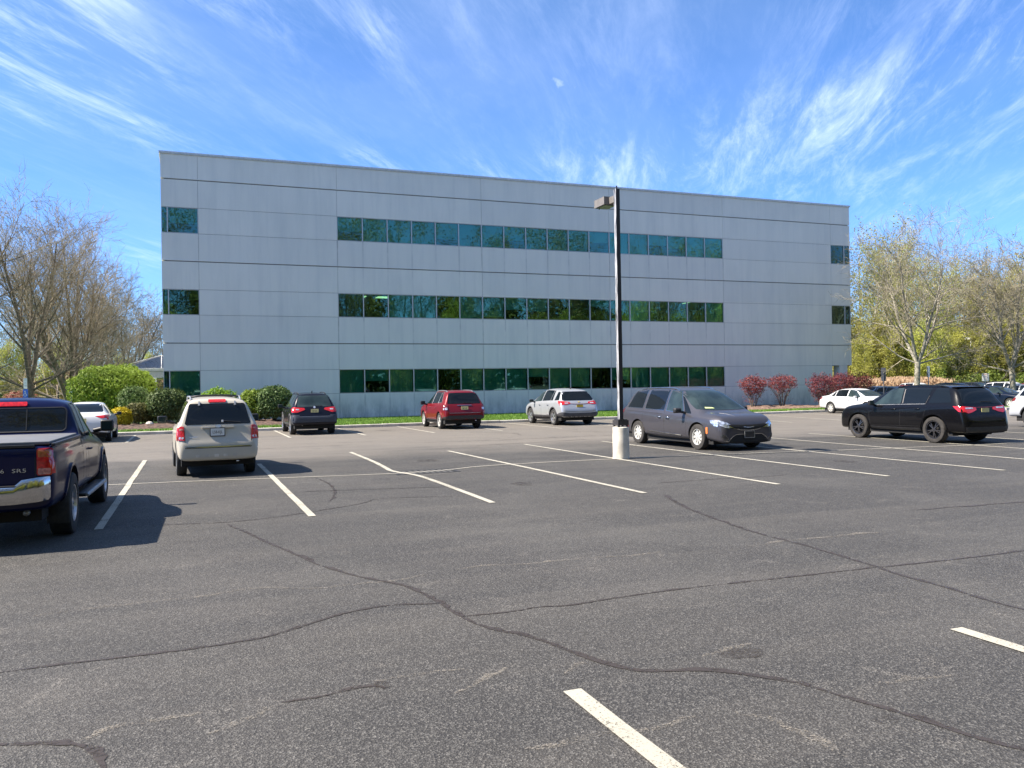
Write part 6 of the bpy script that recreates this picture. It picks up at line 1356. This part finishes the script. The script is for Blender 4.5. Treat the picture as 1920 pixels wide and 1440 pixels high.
cor = sedan('white sedan with tinted rear window parked left beside the yellow shrub', (-3.52, 35.4, 0), radians(0), 'paint_white', dict(L=4.64, W=1.78, wb=2.70, H=1.46, mir='trim_black', tail=[(.42, .955), (.60, .965), (.82, .99), (.855, .93), (.80, .87), (.62, .87)]), 'vehicles parked along the kerb')
alt = sedan('white sedan parked nose out in front of the red shrubs', (33.85, 35.3, 0), radians(180), 'paint_white', dict(L=4.82, W=1.80, wb=2.775, H=1.47, tail=[(.58, .90), (.80, .96), (.86, .90), (.82, .80), (.66, .80)]), 'vehicles parked along the kerb', wheel='alloy_bright', rear='tail_dark')
alt.t.scale = (.93, .94, .93)
def gsuv(label, loc, rz, paintm, group=None, L=4.6, H=1.68, rear='tail_red', name='suv'):
    hl = L / 2; q = H - 1.66
    st = [(-hl, .46, .55, .62, .64, .56), (-hl + .02, .38, .62, .72, .82, .74), (-hl + .08, .36, .72, .84, .88, .80), (-hl + .15, .36, .86, .96, .90, .80), (-hl + .22, .36, .99, 1.08, .91, .78), (-hl + .33, .36, 1.05, 1.18, .915, .74), (-hl + .47, .36, 1.07, 1.42 + q, .92, .67), (-hl + .60, .36, 1.07, 1.57 + q, .92, .64), (-hl + .85, .34, 1.06, 1.62 + q, .92, .62), (-hl + 1.4, .32, 1.05, 1.655 + q, .92, .62), (-hl + 2.1, .28, 1.03, 1.66 + q, .92, .62), (-hl + 2.65, .28, 1.01, 1.61 + q, .92, .61),
          (-hl + 3.05, .28, .99, 1.43 + q, .92, .62), (-hl + 3.45, .28, .97, 1.19, .915, .68), (-hl + 3.68, .30, .96, 1.07, .91, .72), (hl - .48, .30, .90, .99, .89, .72), (hl - .18, .32, .80, .89, .85, .68), (hl - .05, .36, .60, .72, .76, .60), (hl, .44, .52, .60, .58, .5)]
    c = Car(name, label, 'suv', loc, rz, L, st, dict(yr=-hl + .95, yf=-hl + 3.62, r=.36, x=.91, w=.235, style='twin', spokes=5, mat='alloy', rim=.245), dict(paint=paintm), group=group)
    c.patch('B', [(-.68, 1.10), (.68, 1.10), (.60, 1.50 + q), (-.60, 1.50 + q)], 'car_glass', 'rear_window', off=.006); c.patch('F', [(-.70, 1.09), (.70, 1.09), (.57, 1.48 + q), (-.57, 1.48 + q)], 'car_glass_light', 'windshield', off=.006)
    c.side_window(-hl + .46, -hl + 1.22, -hl + .66, -hl + 1.20, hi=.18); c.side_window(-hl + 1.30, -hl + 2.25, -hl + 1.30, -hl + 2.25); c.side_window(-hl + 2.34, -hl + 3.40, -hl + 2.34, -hl + 2.80)
    c.mirror2('B', rrect(.66, .86, .86, 1.06, .03), rear, 'tail_light', off=.012, thick=.012)
    for f in 'RL': c.patch(f, [(-hl + .14, .90), (-hl + .34, .96), (-hl + .38, 1.06), (-hl + .2, 1.06)], rear, 'tail_light', off=.010, thick=.01)
    c.mirror2('F', rrect(.48, .78, .68, .82, .03), 'headlamp', 'headlight', off=.01); c.patch('F', rrect(-.42, .42, .56, .76, .04), 'trim_black', 'grille')
    c.seam([[(-hl + 1.46, .46), (-hl + 1.40, .80), (-hl + 1.26, 1.06)], [(-hl + 2.30, .36), (-hl + 2.30, 1.0)], [(-hl + 3.3, .44), (-hl + 3.36, .75), (-hl + 3.34, .98)]]); c.arches('cladding', .05)
    c.mirrors(-hl + 3.16, 1.08, 'trim_black', x=.95, w=.20, h=.15, d=.10); c.rails(-hl + .85, -hl + 2.6, .56, 'trim_black', h=.04); c.plate(0, .80, '', 'plate_yellow', off=.012)
    c.both([(-hl + 1.42, .30), (-hl + 3.2, .30), (-hl + 3.2, .42), (-hl + 1.42, .42)], 'cladding', 'sill_cladding', off=.010, thick=.010)
    m = MB(); m.box(-.78, .78, -hl + .3, hl - .3, .22, .38); m.build('underbody', 'arch_black', c.t); return c
sil = gsuv('pale grey SUV mostly cut off by the right edge of the picture', (28.75, 19.6, 0), radians(180), 'paint_pearl', 'vehicles parked in the near row', rear='tail_dark')
def recolor(o, old, new):
    for q in [o] + [x for x in o.children_recursive]:
        if q.type == 'MESH':
            for i, sl in enumerate(q.material_slots):
                if sl.material and sl.material.name == old: sl.link = 'OBJECT'; sl.material = M[new]
G4 = 'vehicles in the far right part of the lot'
def far(src, old, new, px_, d, rz, label, sc=.91):
    p = depthpt(px_, d); o = copy_tree(src.t, label, (p.x, p.y, 0), radians(rz), sc, G4); o.scale = (sc,) * 3; bpy.context.view_layer.update(); recolor(o, old, new); return o
far(alt, 'paint_white', 'paint_blueblack', 1868, 51, 188, 'black sedan behind the kerbed tree island beyond the black SUV')
far(alt, 'paint_white', 'paint_white', 1655, 66, 176, 'white sedan roof showing between the red shrubs and the dark sign post')
far(alt, 'paint_white', 'paint_red', 1704, 72, 180, 'red sedan roof showing behind the bonnet of the black SUV')
far(alt, 'paint_white', 'paint_steel', 1676, 62, 182, 'blue grey sedan right of the dark sign post')
far(sil, 'paint_pearl', 'paint_white', 1722, 77, 180, 'white SUV roof showing above the windscreen of the black SUV')
far(sil, 'paint_pearl', 'paint_black', 1795, 62, 180, 'black SUV roof behind the middle of the black SUV')
far(sil, 'paint_pearl', 'paint_black', 1832, 66, 180, 'black SUV with roof rails near the white sign')
far(sil, 'paint_pearl', 'paint_black', 1862, 75, 180, 'black SUV behind the sign with red writing')
far(sil, 'paint_pearl', 'paint_white', 1894, 63, 182, 'white SUV seen through the trunk of the island tree')
far(alt, 'paint_white', 'paint_white', 1925, 58, 184, 'white sedan right of the island tree trunk at the picture edge')
far(alt, 'paint_white', 'paint_red', 1930, 69, 180, 'dark red sedan at the right edge behind the white sedan')

# ------------------------------------------------------------------ lamp posts, signs, poles
lp = thing('lamp_post', 'dark square parking lot lamp post on a round concrete base', 'lamp post', (9.62, 17.66, 0))
m = MB(); m.lathe([(-.05, .196), (.0, .196), (.02, .198), (.70, .193), (.745, .189), (.76, .17), (.762, .02)], 40, axis='Z', close=True); m.build('concrete_base', 'base_concrete', lp, smooth=True, angle=40)
m = MB(); m.box(-.14, .14, -.14, .14, .80, .92); m.box(-.115, .115, -.115, .115, .922, .94); b = m.build('base_cover', 'dark_bronze', lp)
m = MB()
for sx in (-1, 1):
    for sy in (-1, 1): m.lathe([(.755, .028), (.80, .028)], 8, axis='Z', center=(sx * .11, sy * .11, 0), close=True)
m.build('anchor_bolt', 'black_iron', b)
m = MB(); rp = random.Random(3); n = 26; prev = None
for i in range(n + 1):      # square shaft, very slightly uneven under its old paint
    z = .942 + (6.44 - .942) * i / n; h = .051 + rp.uniform(-.0012, .0012); dx = rp.uniform(-.0015, .0015); o = len(m.v)
    m.v += [(dx - h, -h, z), (dx + h, -h, z), (dx + h, h, z), (dx - h, h, z)]
    if i:
        for j in range(4): m.f.append((o - 4 + j, o - 4 + (j + 1) % 4, o + (j + 1) % 4, o + j)); m.m.append(0)
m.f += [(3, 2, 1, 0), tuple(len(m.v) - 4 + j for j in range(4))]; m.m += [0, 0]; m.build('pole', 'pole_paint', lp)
m = MB(); m.box(-.012, .012, -.012, .012, 6.443, 6.52); m.build('finial', 'dark_bronze', lp)
m = MB(); m.box(-.05, .05, .067, .30, 6.14, 6.30); m.build('arm', 'lamp_taupe', lp)
hd = MB(); hd.box(-.185, .185, .301, .82, 6.13, 6.32); h_ = hd.build('lamp_head', 'lamp_taupe', lp)
g = MB(); g.box(-.15, .15, .34, .78, 6.115, 6.129); g.build('lens', 'lamp_lens', h_)
g = MB(); g.tube([(-.11, .70, 6.129), (-.11, .70, 6.08)], .012, 6); g.build('latch', 'black_iron', h_)

def slab_sign(t, x, z0, z1, w, mat, y=-.03, name='sign_panel', th=.004, r=.03, label=None):
    m = MB(); pts = rrect(x - w / 2, x + w / 2, z0, z1, r); n = len(pts)
    m.add([(a, y, b) for a, b in pts] + [(a, y + th, b) for a, b in pts], [tuple(range(n)), tuple(range(n, 2 * n))[::-1]] + [(i, i + n, (i + 1) % n + n, (i + 1) % n) for i in range(n)])
    o = m.build(name, mat, t); fixnormals(o); return o
def wheelchair(par, x, z, s, y):
    m = MB(); n = 12; th = .003
    def ring(cx, cz, r0, r1, a0, a1, k=14):
        for i in range(k):
            t0, t1 = radians(a0 + (a1 - a0) * i / k), radians(a0 + (a1 - a0) * (i + 1) / k)
            m.add([(cx + r0 * cos(t0), y, cz + r0 * sin(t0)), (cx + r1 * cos(t0), y, cz + r1 * sin(t0)), (cx + r1 * cos(t1), y, cz + r1 * sin(t1)), (cx + r0 * cos(t1), y, cz + r0 * sin(t1))], [(0, 1, 2, 3)])
    def bar(x0, z0, x1, z1, w):
        d = Vector((x1 - x0, 0, z1 - z0)).normalized(); c_ = Vector((-d.z, 0, d.x)) * w / 2; a = Vector((x0, y, z0)); b = Vector((x1, y, z1)); m.add([tuple(a - c_), tuple(b - c_), tuple(b + c_), tuple(a + c_)], [(0, 1, 2, 3)])
    ring(x - .02 * s, z + .40 * s, 0.001, .075 * s, 0, 360); bar(x - .02 * s, z + .32 * s, x, z + .0, .07 * s); bar(x - .01 * s, z + .17 * s, x + .16 * s, z + .17 * s, .05 * s); bar(x, z + .02 * s, x + .18 * s, z + .02 * s, .06 * s); bar(x + .17 * s, z + .03 * s, x + .27 * s, z - .22 * s, .06 * s)
    ring(x - .01 * s, z - .10 * s, .17 * s, .22 * s, 110, 380)
    o = m.build('wheelchair_symbol', 'sign_white', par); return o
def acc_sign(px_, d, ztop, label, s=1.0):
    p = depthpt(px_, d); t = thing('parking_sign', label, 'sign', (p.x, p.y, 0), radians(-21), 'blue accessible parking signs')
    m = MB(); m.tube([(0, 0, 0), (0, 0, ztop)], .028, 8); m.build('post', 'steel_grey', t)
    a = slab_sign(t, 0, ztop - .62 * s, ztop, .22 * s, 'sign_white'); z = ztop - .08
    for i, w_ in enumerate(('PENALTY', '$250', '1ST OFFENSE')): text_mesh(w_, .05 * s, 'letter_dark', a, (0, -.033, ztop - (.10 + i * .18) * s), (pi / 2, 0, 0), 'lettering', .0005, 1, .7)
    b = slab_sign(t, 0, ztop - 1.32 * s, ztop - .65 * s, .30 * s, 'sign_blue'); wheelchair(b, -.02, ztop - .95 * s, .42 * s, -.032)
    slab_sign(t, 0, ztop - 1.30 * s, ztop - 1.22 * s, .22 * s, 'sign_white', y=-.032, name='sign_strip', r=.01)
    return t
acc_sign(48, 50, 2.74, 'tall blue and white accessible parking sign above the roof of the blue pickup')
acc_sign(291, 58, 2.80, 'blue and white accessible parking sign under the entrance canopy')
p = depthpt(134, 48); t = thing('parking_sign', 'small white sign on a post in front of the vase shaped bare tree', 'sign', (p.x, p.y, 0), radians(-21))
m = MB(); m.tube([(0, 0, 0), (0, 0, 2.15)], .03, 8); m.build('post', 'steel_grey', t); a = slab_sign(t, 0, 1.83, 2.17, .26, 'sign_white')
for i, w_ in enumerate(('NO', 'PARKING')): text_mesh(w_, .07, 'letter_dark', a, (0, -.033, 2.08 - i * .12), (pi / 2, 0, 0), 'lettering', .0005, 1, .8)
p = depthpt(1657, 56); t = thing('sign_post', 'dark sign seen from behind on a post left of the black SUV', 'sign', (p.x, p.y, 0), radians(-40))
m = MB(); m.tube([(0, 0, 0), (0, 0, 2.4)], .035, 8); m.build('post', 'sign_back', t); m = MB(); m.box(-.15, .15, .04, .05, 1.72, 2.62); m.build('sign_panel', 'sign_back', t)
p = depthpt(1741, 60); t = thing('sign_post', 'white sign seen edge on between the bare tree and the green thicket', 'sign', (p.x, p.y, 0), radians(32))
m = MB(); m.tube([(0, 0, 0), (0, 0, 2.2)], .035, 8); m.build('post', 'steel_grey', t); m = MB(); m.box(-.26, .26, -.05, -.04, 1.95, 2.75); m.box(-.26, .26, .04, .05, 1.95, 2.75); m.build('sign_panel', 'sign_white', t)
p = depthpt(1848, 56); t = thing('sign_post', 'white square sign with red writing above the black SUV roofs', 'sign', (p.x, p.y, 0), radians(-50))
m = MB(); m.tube([(0, 0, 0), (0, 0, 2.0)], .03, 8); m.build('post', 'steel_grey', t); a = slab_sign(t, 0, 1.60, 2.12, .42, 'sign_white')
for i, w_ in enumerate(('RESERVED', 'PARKING', 'ONLY')): text_mesh(w_, .085, 'sign_red', a, (0, -.033, 2.03 - i * .15), (pi / 2, 0, 0), 'lettering', .0005, 1, .8)
p = depthpt(1822, 86); t = thing('lamp_post', 'slim white lamp post with a small box head in front of the wood', 'lamp post', (p.x, p.y, 0), radians(-40))
m = MB(); m.lathe([(0, .085), (6.0, .06)], 12, axis='Z', close=True); m.build('pole', 'white_metal', t, smooth=True, angle=40); m = MB(); m.box(-.55, -.07, -.15, .15, 5.85, 6.05); m.box(-.07, .0, -.03, .03, 5.92, 5.98); m.build('lamp_head', 'white_metal', t)
p = depthpt(1569, 70); t = thing('entrance_post', 'dark slab post seen through the porch opening at the building corner', 'post', (p.x, p.y, 0), radians(-40))
m = MB(); m.box(-.14, .14, -.08, .08, 0, 3.0); m.build('pillar', 'sign_back', t); m = MB(); m.box(-.18, .18, -.12, .12, 3.003, 3.06); m.build('cap', 'black_iron', t)
# utility pole and cables across the left background
p = depthpt(108, 74); t = thing('utility_pole', 'wooden utility pole with crossarm behind the bare trees on the left', 'pole', (p.x, p.y, 0), radians(-21))
m = MB(); m.tube([(0, 0, -.1), (0, 0, 2.6)], [.13, .11], 10); m.build('shaft', 'wood_pole', t, smooth=True); m = MB(); m.box(-.95, .95, -.06, .06, 2.42, 2.54); m.build('crossarm', 'wood_pole', t)
m = MB()
for x in (-.9, -.45, .45, .9): m.lathe([(2.541, .03), (2.60, .05), (2.66, .02)], 8, axis='Z', center=(x, 0, 0), close=True)
m.build('insulators', 'black_iron', t)
def cable(x0, z0, x1, z1, y, sag, label, r=.022):
    P = []
    for i in range(17):
        u = i / 16; P.append(p + Vector((x0 + (x1 - x0) * u, y, z0 + (z1 - z0) * u - sag * 4 * u * (1 - u))))
    m = MB(); m.tube(P, r, 5); o = m.build('cable', 'black_iron'); return tag(o, label, 'cable', 'overhead cables on the left')
cable(-26, 2.75, 0, 2.66, 0, .25, 'uppermost cable running left from the utility pole'); cable(-26, 2.0, 0, 2.40, -.1, .15, 'middle cable running left from the utility pole'); cable(-26, 1.65, 0, 2.30, -.15, .1, 'lowest cable running left from the utility pole', .03)
# kerbed tree island
isl = [(42.6, 33.6), (47.5, 35.2), (54, 37.4), (54, 41.8), (47.5, 41.2), (43.4, 39.4), (42.2, 36.4)]
kerb_run(isl + [isl[0]], seed=9, name='island_kerb')
me = bpy.data.meshes.new('island'); me.from_pydata([(x, y, .11) for x, y in isl], [], [tuple(range(len(isl)))]); me.materials.append(M['grass_soil']); o = bpy.data.objects.new('island', me); COL.objects.link(o); structure(o)
isl2 = [(42.0, 39.9), (46.4, 40.5), (47.2, 43.0), (46.5, 48.0), (44.3, 48.0), (41.5, 46.3), (38, 46.3), (38, 42)]
me = bpy.data.meshes.new('lawn'); me.from_pydata([(x, y, .125) for x, y in isl2], [], [tuple(range(len(isl2)))]); me.materials.append(M['grass_soil']); o = bpy.data.objects.new('lawn', me); COL.objects.link(o); structure(o)
